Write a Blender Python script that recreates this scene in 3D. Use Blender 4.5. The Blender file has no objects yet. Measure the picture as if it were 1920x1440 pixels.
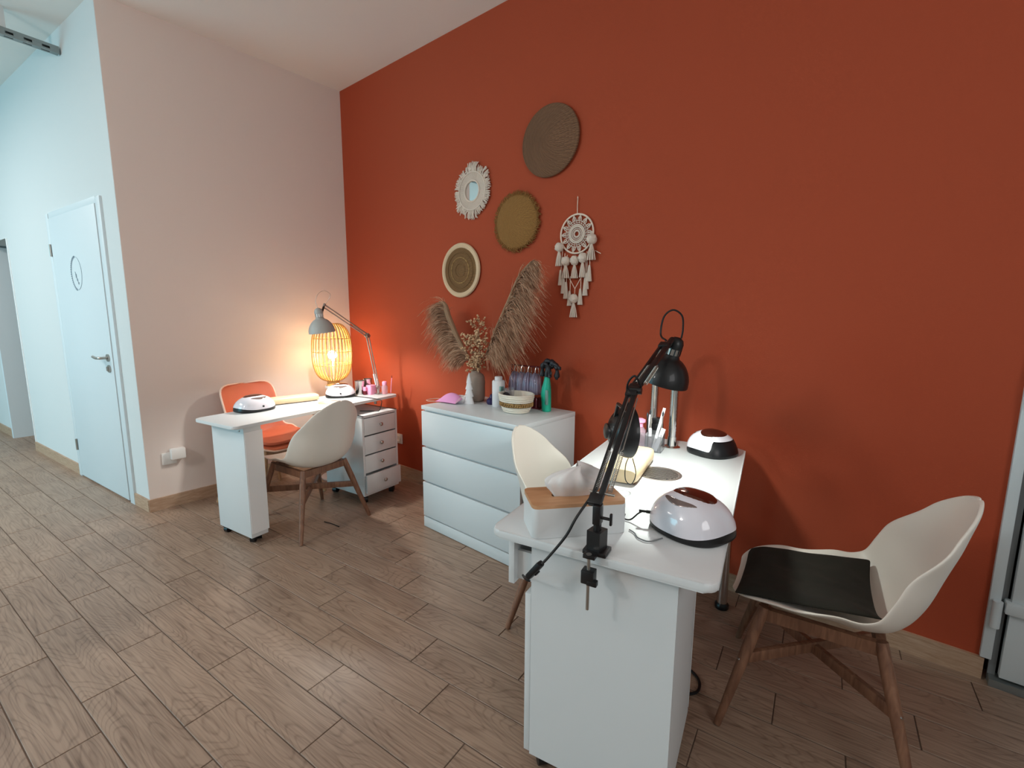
import bpy, bmesh, math, random
from math import sin, cos, pi, radians as R
from mathutils import Vector, Matrix
random.seed(7)
SC = bpy.context.scene
COL = SC.collection

# ------------------------------------------------------------------ camera, world, light, exposure
CAM = Vector((3.7619, -2.3216, 1.3275))
YAW, PITCH, ROLL, FPX = R(129.2789), R(8.4468), R(0.3396), 875.33
fw = Vector((cos(YAW)*cos(PITCH), sin(YAW)*cos(PITCH), -sin(PITCH)))
rt = Vector((sin(YAW), -cos(YAW), 0)); up = rt.cross(fw)
rt2 = cos(ROLL)*rt + sin(ROLL)*up; up2 = -sin(ROLL)*rt + cos(ROLL)*up
cd = bpy.data.cameras.new('camera'); cam = bpy.data.objects.new('camera', cd); COL.objects.link(cam)
cam.matrix_world = Matrix(((rt2.x, up2.x, -fw.x, CAM.x), (rt2.y, up2.y, -fw.y, CAM.y), (rt2.z, up2.z, -fw.z, CAM.z), (0, 0, 0, 1)))
cd.sensor_width = 36; cd.lens = FPX/1920*36; cd.clip_start = 0.02
SC.camera = cam
w = bpy.data.worlds.new('sky'); SC.world = w; w.use_nodes = True
w.node_tree.nodes['Background'].inputs[0].default_value = (0.62, 0.84, 1.0, 1)
w.node_tree.nodes['Background'].inputs[1].default_value = 1.0
SC.view_settings.view_transform = 'Standard'; SC.view_settings.look = 'None'
SC.view_settings.gamma = 1; SC.view_settings.use_curve_mapping = False
SC.view_settings.exposure = 0.13

def area(name, loc, rot, sx, sy, power, col):
    l = bpy.data.lights.new(name, 'AREA'); l.shape = 'RECTANGLE'; l.size = sx; l.size_y = sy; l.energy = power; l.color = col
    o = bpy.data.objects.new(name, l); COL.objects.link(o); o.location = loc; o.rotation_euler = rot; return o
def lamp(name, loc, power, col, radius, typ='POINT', rot=None, spot=None):
    l = bpy.data.lights.new(name, typ); l.energy = power; l.color = col; l.shadow_soft_size = radius
    if spot: l.spot_size = spot; l.spot_blend = 0.5
    o = bpy.data.objects.new(name, l); COL.objects.link(o); o.location = loc
    if rot: o.rotation_euler = rot
    return o
# daylight through the shop window behind and left of the camera (cool), then added unseen fill lights
area('window_daylight', (-1.9, -6.42, 1.35), (R(90), 0, 0), 2.8, 2.3, 84, (0.20, 0.80, 1.0))
area('side_fill_light', (5.42, -2.2, 1.9), (R(90), 0, R(90)), 1.4, 1.2, 18, (1.0, 0.93, 0.88))  # added fill from the right, brightens the beige wall
lamp('shop_fill_light', (1.3, -4.3, 2.5), 84, (1.0, 0.96, 0.93), .22)  # added unseen fill, lifts the ceiling and the beige wall
area('hall_fill_light', (-1.8, -3.9, 3.05), (0, 0, 0), 1.4, 1.0, 72, (1.0, 0.92, 0.88))  # added unseen overhead fill on the hall side

# ------------------------------------------------------------------ materials
def lin(c):
    c = c/255.0
    return c/12.92 if c <= 0.04045 else ((c+0.055)/1.055)**2.4
def rgb(r, g, b): return (lin(r), lin(g), lin(b), 1)
def mat(name, col, rough=0.5, metal=0.0, noise=0.0, nscale=20.0, bump=0.0, bscale=60.0, trans=0.0, emit=None, estr=0.0, coat=0.0, alpha=1.0, sheen=0.0, ior=1.45, stretch=None, col2=None, sub=0.0):
    m = bpy.data.materials.new(name); m.use_nodes = True; nt = m.node_tree; N = nt.nodes; L = nt.links
    b = N['Principled BSDF']; b.inputs['Base Color'].default_value = col; b.inputs['Roughness'].default_value = rough
    b.inputs['Metallic'].default_value = metal; b.inputs['IOR'].default_value = ior
    b.inputs['Transmission Weight'].default_value = trans; b.inputs['Coat Weight'].default_value = coat
    b.inputs['Coat Roughness'].default_value = 0.05
    b.inputs['Sheen Weight'].default_value = sheen
    b.inputs['Alpha'].default_value = alpha
    if sub: b.inputs['Subsurface Weight'].default_value = sub; b.inputs['Subsurface Radius'].default_value = (.02, .015, .01)
    if emit: b.inputs['Emission Color'].default_value = emit; b.inputs['Emission Strength'].default_value = estr
    if noise or bump or col2:
        tc = N.new('ShaderNodeTexCoord'); mp = N.new('ShaderNodeMapping'); L.new(tc.outputs['Object'], mp.inputs[0])
        if stretch: mp.inputs['Scale'].default_value = stretch
    if noise or col2:
        nz = N.new('ShaderNodeTexNoise'); nz.inputs['Scale'].default_value = nscale; nz.inputs['Detail'].default_value = 4
        L.new(mp.outputs[0], nz.inputs['Vector'])
        mx = N.new('ShaderNodeMix'); mx.data_type = 'RGBA'
        c2 = col2 if col2 else tuple([c*(1-noise) for c in col[:3]]+[1])
        mx.inputs[6].default_value = col; mx.inputs[7].default_value = c2
        rp = N.new('ShaderNodeMapRange'); rp.inputs[1].default_value = 0.35; rp.inputs[2].default_value = 0.65
        L.new(nz.outputs[0], rp.inputs[0]); L.new(rp.outputs[0], mx.inputs[0]); L.new(mx.outputs[2], b.inputs['Base Color'])
    if bump:
        n2 = N.new('ShaderNodeTexNoise'); n2.inputs['Scale'].default_value = bscale; n2.inputs['Detail'].default_value = 3
        L.new(mp.outputs[0], n2.inputs['Vector']); bp = N.new('ShaderNodeBump'); bp.inputs['Strength'].default_value = bump
        bp.inputs['Distance'].default_value = 0.002; L.new(n2.outputs[0], bp.inputs['Height']); L.new(bp.outputs[0], b.inputs['Normal'])
    return m

def wood(name, c1, c2, scale=(6, 6, 1.2), rough=0.5, ws=6.0, dist=6.0):
    m = bpy.data.materials.new(name); m.use_nodes = True; nt = m.node_tree; N = nt.nodes; L = nt.links; b = N['Principled BSDF']
    tc = N.new('ShaderNodeTexCoord'); oi = N.new('ShaderNodeObjectInfo'); ad = N.new('ShaderNodeVectorMath'); ad.operation = 'ADD'
    mp = N.new('ShaderNodeMapping'); mp.inputs['Scale'].default_value = scale
    sc = N.new('ShaderNodeMath'); sc.operation = 'MULTIPLY'; sc.inputs[1].default_value = 17.0
    L.new(oi.outputs['Random'], sc.inputs[0]); L.new(tc.outputs['Object'], ad.inputs[0]); L.new(sc.outputs[0], ad.inputs[1]); L.new(ad.outputs[0], mp.inputs[0])
    nz = N.new('ShaderNodeTexNoise'); nz.inputs['Scale'].default_value = ws; nz.inputs['Detail'].default_value = 6; nz.inputs['Distortion'].default_value = 1.0
    L.new(mp.outputs[0], nz.inputs['Vector']); mx = N.new('ShaderNodeMix'); mx.data_type = 'RGBA'
    rp = N.new('ShaderNodeMapRange'); rp.inputs[1].default_value = 0.3; rp.inputs[2].default_value = 0.7; L.new(nz.outputs[0], rp.inputs[0])
    mx.inputs[6].default_value = c1; mx.inputs[7].default_value = c2
    L.new(rp.outputs[0], mx.inputs[0]); L.new(mx.outputs[2], b.inputs['Base Color']); b.inputs['Roughness'].default_value = rough
    return m

TANG = R(5.7011)
def tile_mat():
    m = bpy.data.materials.new('wood_look_tile'); m.use_nodes = True; nt = m.node_tree; N = nt.nodes; L = nt.links; b = N['Principled BSDF']
    ge = N.new('ShaderNodeNewGeometry'); oi = N.new('ShaderNodeObjectInfo')
    ro = N.new('ShaderNodeVectorRotate'); ro.rotation_type = 'Z_AXIS'; ro.inputs['Angle'].default_value = -TANG; L.new(ge.outputs['Position'], ro.inputs['Vector'])
    a = N.new('ShaderNodeMath'); a.operation = 'ADD'; L.new(oi.outputs['Random'], a.inputs[0]); L.new(ge.outputs['Random Per Island'], a.inputs[1])
    s = N.new('ShaderNodeMath'); s.operation = 'MULTIPLY'; s.inputs[1].default_value = 57.0; L.new(a.outputs[0], s.inputs[0])
    cx = N.new('ShaderNodeCombineXYZ'); L.new(s.outputs[0], cx.inputs[2]); L.new(s.outputs[0], cx.inputs[0])
    av = N.new('ShaderNodeVectorMath'); av.operation = 'ADD'; L.new(ro.outputs[0], av.inputs[0]); L.new(cx.outputs[0], av.inputs[1])
    mp = N.new('ShaderNodeMapping'); mp.inputs['Scale'].default_value = (1.0, 5.5, 1.0); L.new(av.outputs[0], mp.inputs[0])
    n0 = N.new('ShaderNodeTexNoise'); n0.inputs['Scale'].default_value = 1.6; n0.inputs['Detail'].default_value = 1; n0.inputs['Roughness'].default_value=.4; L.new(mp.outputs[0], n0.inputs['Vector'])
    # ring pattern: contour lines of a smooth field = cathedral grain
    mu = N.new('ShaderNodeMath'); mu.operation = 'MULTIPLY'; mu.inputs[1].default_value = 26.0; L.new(n0.outputs[0], mu.inputs[0])
    fr = N.new('ShaderNodeMath'); fr.operation = 'PINGPONG'; fr.inputs[1].default_value = 0.5; L.new(mu.outputs[0], fr.inputs[0])
    mp2 = N.new('ShaderNodeMapping'); mp2.inputs['Scale'].default_value = (5.0, 130.0, 5.0); L.new(av.outputs[0], mp2.inputs[0])
    n1 = N.new('ShaderNodeTexNoise'); n1.inputs['Scale'].default_value = 1.0; n1.inputs['Detail'].default_value = 5; L.new(mp2.outputs[0], n1.inputs['Vector'])
    n2 = N.new('ShaderNodeTexNoise'); n2.inputs['Scale'].default_value = 3.0; n2.inputs['Detail'].default_value = 2; L.new(av.outputs[0], n2.inputs['Vector'])
    r1 = N.new('ShaderNodeMapRange'); r1.inputs[1].default_value = 0.0; r1.inputs[2].default_value = 0.20; r1.inputs[3].default_value = 1; r1.inputs[4].default_value = 0; L.new(fr.outputs[0], r1.inputs[0])
    m1 = N.new('ShaderNodeMath'); m1.operation = 'MULTIPLY'; m1.inputs[1].default_value = 0.30; L.new(r1.outputs[0], m1.inputs[0])
    r2 = N.new('ShaderNodeMapRange'); r2.inputs[1].default_value = 0.4; r2.inputs[2].default_value = 0.75; L.new(n1.outputs[0], r2.inputs[0])
    m2 = N.new('ShaderNodeMath'); m2.operation = 'MULTIPLY'; m2.inputs[1].default_value = 0.55; L.new(r2.outputs[0], m2.inputs[0])
    r3 = N.new('ShaderNodeMapRange'); r3.inputs[1].default_value = 0.35; r3.inputs[2].default_value = 0.7; L.new(n2.outputs[0], r3.inputs[0])
    m3 = N.new('ShaderNodeMath'); m3.operation = 'MULTIPLY'; m3.inputs[1].default_value = 0.25; L.new(r3.outputs[0], m3.inputs[0])
    a1 = N.new('ShaderNodeMath'); a1.operation = 'ADD'; L.new(m1.outputs[0], a1.inputs[0]); L.new(m2.outputs[0], a1.inputs[1])
    a2 = N.new('ShaderNodeMath'); a2.operation = 'ADD'; L.new(a1.outputs[0], a2.inputs[0]); L.new(m3.outputs[0], a2.inputs[1])
    mx = N.new('ShaderNodeMix'); mx.data_type = 'RGBA'; mx.inputs[6].default_value = rgb(162, 138, 119); mx.inputs[7].default_value = rgb(98, 75, 60)
    L.new(a2.outputs[0], mx.inputs[0]); L.new(mx.outputs[2], b.inputs['Base Color'])
    b.inputs['Roughness'].default_value = 0.42
    bp = N.new('ShaderNodeBump'); bp.inputs['Strength'].default_value = 0.25; bp.inputs['Distance'].default_value = 0.001; bp.invert = True
    L.new(a1.outputs[0], bp.inputs['Height']); L.new(bp.outputs[0], b.inputs['Normal'])
    return m

M = {}
M['tile'] = tile_mat()
M['grout'] = mat('grout', rgb(96, 78, 66), 0.9)
M['orange'] = mat('terracotta_paint', rgb(166, 74, 48), 0.8, bump=0.25, bscale=220); M['orange'].node_tree.nodes['Principled BSDF'].inputs['Specular IOR Level'].default_value = 0.2
M['beige'] = mat('beige_paint', rgb(226, 214, 207), 0.85, bump=0.15, bscale=200)
M['ceil'] = mat('ceiling_paint', rgb(236, 234, 230), 0.9)
M['hall'] = mat('white_paint', rgb(204, 208, 208), 0.8)
M['door'] = mat('door_lacquer', rgb(208, 218, 222), 0.45)
M['seal'] = mat('grey_door_seal', rgb(120, 124, 126), 0.6)
M['base'] = wood('baseboard_tile', rgb(188, 160, 136), rgb(160, 128, 102), (2, 2, 20), 0.5)
M['white'] = mat('white_melamine', rgb(214, 217, 218), 0.42)
M['edge'] = mat('white_edge_band', rgb(236, 236, 236), 0.4)
M['chest'] = mat('white_foil', rgb(214, 221, 224), 0.35)
M['dark'] = mat('gap_shade', rgb(30, 26, 26), 0.8)  # near-black colour standing for shade in gaps and recesses
M['black'] = mat('black_plastic', rgb(20, 20, 22), 0.35)
M['blackm'] = mat('black_matt_metal', rgb(14, 14, 16), 0.45, coat=0.2)
M['chrome'] = mat('chrome', rgb(215, 212, 208), 0.18, 1.0)
M['steel'] = mat('brushed_steel', rgb(180, 176, 170), 0.38, 1.0)
M['galv'] = mat('galvanised_steel', rgb(150, 158, 158), 0.45, 0.8)
M['shell'] = mat('white_polypropylene', rgb(228, 222, 212), 0.38)
M['walnut'] = wood('stained_beech', rgb(142, 102, 78), rgb(104, 68, 50), (9, 9, 1.2), 0.45)
M['beech'] = wood('light_beech', rgb(196, 160, 122), rgb(172, 134, 98), (9, 9, 1.2), 0.45)
M['coral'] = mat('coral_leatherette', rgb(194, 98, 68), 0.55, bump=0.1, bscale=300)
M['coralshell'] = mat('coral_shell', rgb(206, 110, 80), 0.45)
M['paleshell'] = mat('pale_shell_edge', rgb(232, 200, 182), 0.4)
M['uvwhite'] = mat('glossy_white_plastic', rgb(224, 222, 230), 0.12, coat=0.6)
M['rose'] = mat('rose_gold_panel', rgb(122, 76, 62), 0.15, 0.85)
M['smoke'] = mat('smoked_window', rgb(128, 112, 108), 0.15, 0.3)
M['cushion'] = mat('cream_leatherette', rgb(226, 200, 160), 0.4, bump=0.05, bscale=80)
M['greylamp'] = mat('grey_lamp_paint', rgb(176, 176, 172), 0.4)
M['bamboo'] = wood('bamboo', rgb(232, 190, 116), rgb(206, 156, 84), (20, 20, 3), 0.5)
M['bulbwarm'] = mat('warm_bulb', rgb(255, 240, 210), 0.5, emit=(1.0, 0.74, 0.46, 1), estr=150)
M['bulbcool'] = mat('cool_bulb', rgb(255, 255, 250), 0.5, emit=(0.9, 1.0, 0.95, 1), estr=25)
M['shadein'] = mat('white_reflector', rgb(235, 235, 235), 0.4)
M['vase'] = mat('taupe_ceramic', rgb(158, 140, 128), 0.75, noise=0.08, nscale=8)
M['paper'] = mat('white_porcelain', rgb(226, 224, 226), 0.5)
M['pampas'] = mat('pampas_hair', rgb(216, 176, 146), 0.9, col2=rgb(172, 130, 102), nscale=30)
M['pampas2'] = mat('pampas_core', rgb(150, 120, 94), 0.9)
M['petal'] = mat('dried_petal', rgb(214, 176, 138), 0.9, col2=rgb(180, 140, 104), nscale=60)
M['pink'] = mat('pink_mask_fabric', rgb(232, 158, 208), 0.8, bump=.2, bscale=120)
M['pinkp'] = mat('pink_plastic', rgb(240, 158, 190), 0.35)
M['pinkclear'] = mat('clear_pink', rgb(252, 214, 228), 0.1, trans=0.7)
M['clear'] = mat('clear_plastic', rgb(236, 236, 240), 0.06, trans=0.92)
M['lilac'] = mat('clear_lilac_tips', rgb(214, 206, 232), 0.08, trans=0.72)
M['maroon'] = mat('dark_red_glass', rgb(90, 24, 34), 0.2)
M['teal'] = mat('teal_plastic', rgb(28, 172, 142), 0.35)
M['label'] = mat('grey_green_label', rgb(120, 158, 152), 0.5)
M['purple'] = mat('dark_purple_glass', rgb(50, 40, 84), 0.2)
M['rope'] = mat('white_cotton_rope', rgb(226, 218, 204), 0.85, bump=.5, bscale=90)
M['jute'] = mat('braided_jute', rgb(176, 142, 92), 0.9, col2=rgb(130, 98, 58), nscale=70, bump=.6)
M['glove'] = mat('black_nitrile', rgb(34, 36, 42), 0.5)
M['cotton'] = mat('cotton_yarn', rgb(218, 202, 188), 0.95, bump=.5, bscale=200)
M['creamcord'] = mat('cream_cord', rgb(232, 210, 192), 0.9)
M['olivecloth'] = mat('dark_olive_cloth', rgb(33, 31, 23), 0.95, noise=.3, nscale=12, bump=.4, bscale=40)
M['cord'] = mat('black_cable', rgb(12, 12, 14), 0.5)
M['tissue'] = mat('tissue_paper', rgb(232, 226, 224), 0.9, sub=0.2)
M['oaklid'] = wood('oak_lid', rgb(206, 158, 118), rgb(186, 136, 96), (1.2, 12, 3), 0.5)
M['socket'] = mat('socket_plastic', rgb(232, 232, 230), 0.35)
M['mirror'] = mat('mirror_glass', rgb(235, 238, 238), 0.02, 1.0)
M['ink'] = mat('grey_print', rgb(140, 156, 168), 0.7)
M['glass'] = mat('window_glass', rgb(240, 250, 250), 0.0, trans=1.0)
M['silver'] = mat('silver_foil', rgb(200, 198, 196), 0.2, 1.0)

def woven(name, c1, c2, ringscale, bumpd, seg=60):
    """coiled seagrass: radial rings + angular ticks, object coords, disc lies in XZ plane"""
    m = bpy.data.materials.new(name); m.use_nodes = True; nt = m.node_tree; N = nt.nodes; L = nt.links; b = N['Principled BSDF']; b.inputs['Roughness'].default_value = 0.9
    tc = N.new('ShaderNodeTexCoord'); sx = N.new('ShaderNodeSeparateXYZ'); L.new(tc.outputs['Object'], sx.inputs[0])
    cb = N.new('ShaderNodeCombineXYZ'); L.new(sx.outputs[0], cb.inputs[0]); L.new(sx.outputs[2], cb.inputs[1])
    ln = N.new('ShaderNodeVectorMath'); ln.operation = 'LENGTH'; L.new(cb.outputs[0], ln.inputs[0])
    at = N.new('ShaderNodeMath'); at.operation = 'ARCTAN2'; L.new(sx.outputs[2], at.inputs[0]); L.new(sx.outputs[0], at.inputs[1])
    mr = N.new('ShaderNodeMath'); mr.operation = 'MULTIPLY'; mr.inputs[1].default_value = ringscale; L.new(ln.outputs['Value'], mr.inputs[0])
    pr = N.new('ShaderNodeMath'); pr.operation = 'PINGPONG'; pr.inputs[1].default_value = 0.5; L.new(mr.outputs[0], pr.inputs[0])
    fl = N.new('ShaderNodeMath'); fl.operation = 'FLOOR'; L.new(mr.outputs[0], fl.inputs[0])
    ma = N.new('ShaderNodeMath'); ma.operation = 'MULTIPLY'; ma.inputs[1].default_value = 9.0; L.new(at.outputs[0], ma.inputs[0])
    m4 = N.new('ShaderNodeMath'); m4.operation = 'MULTIPLY'; L.new(ma.outputs[0], m4.inputs[0]); L.new(ln.outputs['Value'], m4.inputs[1])
    m5 = N.new('ShaderNodeMath'); m5.operation = 'MULTIPLY'; m5.inputs[1].default_value = seg; L.new(m4.outputs[0], m5.inputs[0])
    c2n = N.new('ShaderNodeCombineXYZ'); L.new(fl.outputs[0], c2n.inputs[0]); L.new(m5.outputs[0], c2n.inputs[1])
    nz = N.new('ShaderNodeTexNoise'); nz.inputs['Scale'].default_value = 1.0; nz.inputs['Detail'].default_value = 2; L.new(c2n.outputs[0], nz.inputs['Vector'])
    rp = N.new('ShaderNodeMapRange'); rp.inputs[1].default_value = 0.35; rp.inputs[2].default_value = 0.65; L.new(nz.outputs[0], rp.inputs[0])
    mx = N.new('ShaderNodeMix'); mx.data_type = 'RGBA'; mx.inputs[6].default_value = c1; mx.inputs[7].default_value = c2; L.new(rp.outputs[0], mx.inputs[0])
    L.new(mx.outputs[2], b.inputs['Base Color'])
    ad = N.new('ShaderNodeMath'); ad.operation = 'ADD'; L.new(pr.outputs[0], ad.inputs[0]); L.new(nz.outputs[0], ad.inputs[1])
    bp = N.new('ShaderNodeBump'); bp.inputs['Strength'].default_value = 0.9; bp.inputs['Distance'].default_value = bumpd
    L.new(ad.outputs[0], bp.inputs['Height']); L.new(bp.outputs[0], b.inputs['Normal'])
    return m
M['weave_brown'] = woven('brown_seagrass', rgb(150, 110, 80), rgb(72, 46, 32), 45, .006, 26)
M['weave_olive'] = woven('olive_seagrass', rgb(146, 108, 66), rgb(88, 62, 36), 50, .005, 26)
M['weave_gold'] = woven('golden_raffia', rgb(152, 110, 56), rgb(126, 86, 40), 120, .002, 14)
M['weave_cream'] = woven('cream_binding', rgb(232, 206, 172), rgb(214, 184, 148), 50, .003)

# ------------------------------------------------------------------ mesh helpers
class MB:
    def __init__(s): s.bm = bmesh.new()
    def box(s, c, d, rz=0, mtx=None, bev=0.0, seg=2):
        r = bmesh.ops.create_cube(s.bm, size=1.0); vs = r['verts']
        bmesh.ops.scale(s.bm, vec=d, verts=vs)
        if bev:
            es = list({e for v in vs for e in v.link_edges})
            rr = bmesh.ops.bevel(s.bm, geom=es, offset=bev, segments=seg, profile=0.5, affect='EDGES')
            vs = list({v for f in rr['faces'] for v in f.verts} | {v for v in vs if v.is_valid})
        if mtx is not None: bmesh.ops.transform(s.bm, matrix=mtx, verts=vs)
        if rz: bmesh.ops.rotate(s.bm, cent=(0, 0, 0), matrix=Matrix.Rotation(rz, 3, 'Z'), verts=vs)
        bmesh.ops.translate(s.bm, vec=c, verts=vs); return s
    def tube(s, pts, rad, seg=8, cap=True, closed=False):
        pts = [Vector(p) for p in pts]; n = len(pts)
        rads = rad if isinstance(rad, (list, tuple)) else [rad]*n
        rings = []; prev = None
        for i, p in enumerate(pts):
            if closed: t = pts[(i+1) % n]-pts[i-1]
            else: t = pts[min(i+1, n-1)]-pts[max(i-1, 0)]
            if t.length < 1e-9: t = Vector((0, 0, 1))
            t.normalize()
            if prev is None:
                a = Vector((0, 0, 1)) if abs(t.z) < 0.9 else Vector((1, 0, 0)); u = t.cross(a).normalized()
            else:
                u = prev - t*prev.dot(t)
                if u.length < 1e-6: u = t.orthogonal()
                u.normalize()
            prev = u; v = t.cross(u)
            rings.append([s.bm.verts.new(p + (u*cos(2*pi*k/seg)+v*sin(2*pi*k/seg))*rads[i]) for k in range(seg)])
        m = n if closed else n-1
        for i in range(m):
            A, B = rings[i], rings[(i+1) % n]
            for k in range(seg):
                try: s.bm.faces.new((A[k], A[(k+1) % seg], B[(k+1) % seg], B[k]))
                except ValueError: pass
        if cap and not closed:
            s.bm.faces.new(rings[0][::-1]); s.bm.faces.new(rings[-1])
        return s
    def lathe(s, prof, seg=24, c=(0, 0, 0), mtx=None, sx=1.0, sy=1.0):
        """prof = [(r,z)...] around Z"""
        rings = []; vs = []
        for r, z in prof:
            if r < 1e-6: v = s.bm.verts.new((0, 0, z)); rings.append([v]); vs.append(v)
            else:
                rg = [s.bm.verts.new((r*cos(2*pi*k/seg)*sx, r*sin(2*pi*k/seg)*sy, z)) for k in range(seg)]; rings.append(rg); vs += rg
        for A, B in zip(rings, rings[1:]):
            for k in range(seg):
                k2 = (k+1) % seg
                if len(A) == 1 and len(B) == 1: continue
                if len(A) == 1: s.bm.faces.new((A[0], B[k2], B[k]))
                elif len(B) == 1: s.bm.faces.new((A[k], A[k2], B[0]))
                else: s.bm.faces.new((A[k], A[k2], B[k2], B[k]))
        if mtx is not None: bmesh.ops.transform(s.bm, matrix=mtx, verts=vs)
        bmesh.ops.translate(s.bm, vec=c, verts=vs); return s
    def prism(s, poly, z0, z1, mtx=None, c=(0, 0, 0), bev=0.0):
        a = [s.bm.verts.new((x, y, z0)) for x, y in poly]; b = [s.bm.verts.new((x, y, z1)) for x, y in poly]
        n = len(poly); fs = [s.bm.faces.new(a[::-1]), s.bm.faces.new(b)]
        for i in range(n): fs.append(s.bm.faces.new((a[i], a[(i+1) % n], b[(i+1) % n], b[i])))
        vs = a+b
        if bev:
            es = list(set(fs[0].edges) | set(fs[1].edges))
            rr = bmesh.ops.bevel(s.bm, geom=es, offset=bev, segments=2, profile=0.5, affect='EDGES')
            vs = list({v for f in rr['faces'] for v in f.verts} | {v for v in vs if v.is_valid})
        if mtx is not None: bmesh.ops.transform(s.bm, matrix=mtx, verts=vs)
        bmesh.ops.translate(s.bm, vec=c, verts=vs); return s
    def grid(s, rows, closed=False):
        V = [[s.bm.verts.new(p) for p in r] for r in rows]
        for A, B in zip(V, V[1:]):
            n = len(A)
            for k in range(n if closed else n-1):
                s.bm.faces.new((A[k], A[(k+1) % n], B[(k+1) % n], B[k]))
        return s
    def cap(s, ring):
        s.bm.faces.new([s.bm.verts.new(p) for p in ring]); return s
    def build(s, name, m, parent=None, smooth=True, loc=None, rot=None, angle=40):
        bmesh.ops.recalc_face_normals(s.bm, faces=s.bm.faces)
        me = bpy.data.meshes.new(name); s.bm.to_mesh(me); s.bm.free()
        me.materials.append(M[m] if isinstance(m, str) else m)
        if smooth:
            for p in me.polygons: p.use_smooth = True
            if angle: me.set_sharp_from_angle(angle=R(angle))
        o = bpy.data.objects.new(name, me); COL.objects.link(o)
        if parent: o.parent = parent
        if loc is not None: o.location = loc
        if rot is not None: o.rotation_euler = rot
        return o
def tag(o, label=None, cat=None, group=None, kind=None):
    if label: o['label'] = label
    if cat: o['category'] = cat
    if group: o['group'] = group
    if kind: o['kind'] = kind
    return o
def thing(name, label, cat, loc=(0, 0, 0), rz=0, group=None, rot=None):
    o = bpy.data.objects.new(name, None); COL.objects.link(o); o.empty_display_size = 0.05
    o.location = loc; o.rotation_euler = rot if rot else (0, 0, rz)
    return tag(o, label, cat, group)
def kids(o): return [c for c in bpy.data.objects if c.parent == o]
def copy_tree(o, parent=None):
    c = o.copy(); COL.objects.link(c); c.parent = parent
    for ch in kids(o): copy_tree(ch, c)
    return c
def rrect(w, d, r, n=5):
    p = []
    for cx, cy, a0 in ((w/2-r, d/2-r, 0), (-w/2+r, d/2-r, 90), (-w/2+r, -d/2+r, 180), (w/2-r, -d/2+r, 270)):
        for k in range(n+1):
            a = R(a0+90*k/n); p.append((cx+r*cos(a), cy+r*sin(a)))
    return p
def align(d, roll=0):
    """matrix turning +Z to direction d"""
    return Vector(d).normalized().to_track_quat('Z', 'Y').to_matrix().to_4x4() @ Matrix.Rotation(roll, 4, 'Z')
def smooth_path(pts, n=8):
    P = [Vector(p) for p in pts]; out = []
    for i in range(len(P)-1):
        p0, p1, p2, p3 = P[max(i-1, 0)], P[i], P[i+1], P[min(i+2, len(P)-1)]
        for k in range(n):
            t = k/n; out.append(0.5*((2*p1)+(-p0+p2)*t+(2*p0-5*p1+4*p2-p3)*t*t+(-p0+3*p1-3*p2+p3)*t**3))
    out.append(P[-1]); return out
def struct(name, mb, m, parent=None, **k):
    o = mb.build(name, m, parent, smooth=False, **k)
    if parent is None: o['kind'] = 'structure'
    return o
H = 3.1476
HA = R(6.405); hd = Vector((-cos(HA), -sin(HA), 0)); hn = Vector((sin(HA), -cos(HA), 0))  # hall wall direction and its outward normal (towards -y)
HP = Vector((0, -1.549, 0))
HROT = pi+HA      # local +x runs along the hall wall (leftwards), local +y points out of the wall (-y side)

# ------------------------------------------------------------------ floor with tiles
TL, TW = 0.59438, 0.154365; OU, OV = 1.49846, -2.31243
floor = struct('floor', MB().box((-0.3, -3.1, -0.06), (12.4, 7.4, 0.115)), 'grout')
tc_, ts_ = cos(TANG), sin(TANG)
cell = []
for row in range(-28, 22):
    for col in range(-16, 11):
        u = OU+col*TL-TL*row/3+TL/2; v = OV+TW*(row+.5)
        x, y = tc_*u-ts_*v, ts_*u+tc_*v
        if not (-6.3 < x < 5.7 and -5.5 < y < 0.08): continue
        hall_y = -1.549+x*math.tan(HA)
        if x < -0.35 and y > hall_y+0.1 and not (-3.75 < x < -2.4): continue
        if -3.75 < x < -2.4 and y > hall_y+1.6: continue
        d = Vector((x, y, 0))-CAM; z = d.dot(fw)
        vis = False; px = 0
        if z > 0.25:
            sx = d.dot(rt2)/z*FPX; sy = -d.dot(up2)/z*FPX
            vis = abs(sx) < 1080 and abs(sy) < 900
        cell.append(((0 if vis else 10)+d.length, x, y))
cell.sort()
tb = MB().box((0, 0, -0.003), (TL-0.0035, TW-0.0035, 0.006), bev=0.0012, seg=1)
t0 = tb.build('tile', 'tile', floor, smooth=False)
tme = t0.data
for i, (k, x, y) in enumerate(cell[:300]):
    o = t0 if i == 0 else bpy.data.objects.new('tile', tme)
    if i: COL.objects.link(o); o.parent = floor
    o.location = (x, y, random.uniform(-.0004, .0004)); o.rotation_euler = (0, 0, TANG)
rest = MB()
for k, x, y in cell[300:]: rest.box((x, y, -0.003), (TL-0.0035, TW-0.0035, 0.006), mtx=Matrix.Rotation(TANG, 4, 'Z'))
o = rest.build('tile_field', 'tile', floor, smooth=False); o['kind'] = 'stuff'

# ------------------------------------------------------------------ room shell
struct('ceiling', MB().box((-0.3, -3.2, H+0.05), (12.4, 7.0, 0.1)), 'ceil')
wf = MB().box((2.0085, 0.06, H/2), (4.217, 0.12, H)).box((4.6, 0.06, (2.12+H)/2), (0.966, 0.12, H-2.12)).box((5.3, 0.06, H/2), (0.44, 0.12, H))
struct('wall_far', wf, 'orange')
struct('door_gap_blocker', MB().box((4.6, 0.09, 1.06), (0.966, 0.04, 2.12)), 'dark')  # unseen dark backing, added to block sky light at the door_2 gap
struct('wall_left', MB().box((-0.06, -0.773, H/2), (0.12, 1.55, H)), 'beige')
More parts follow.
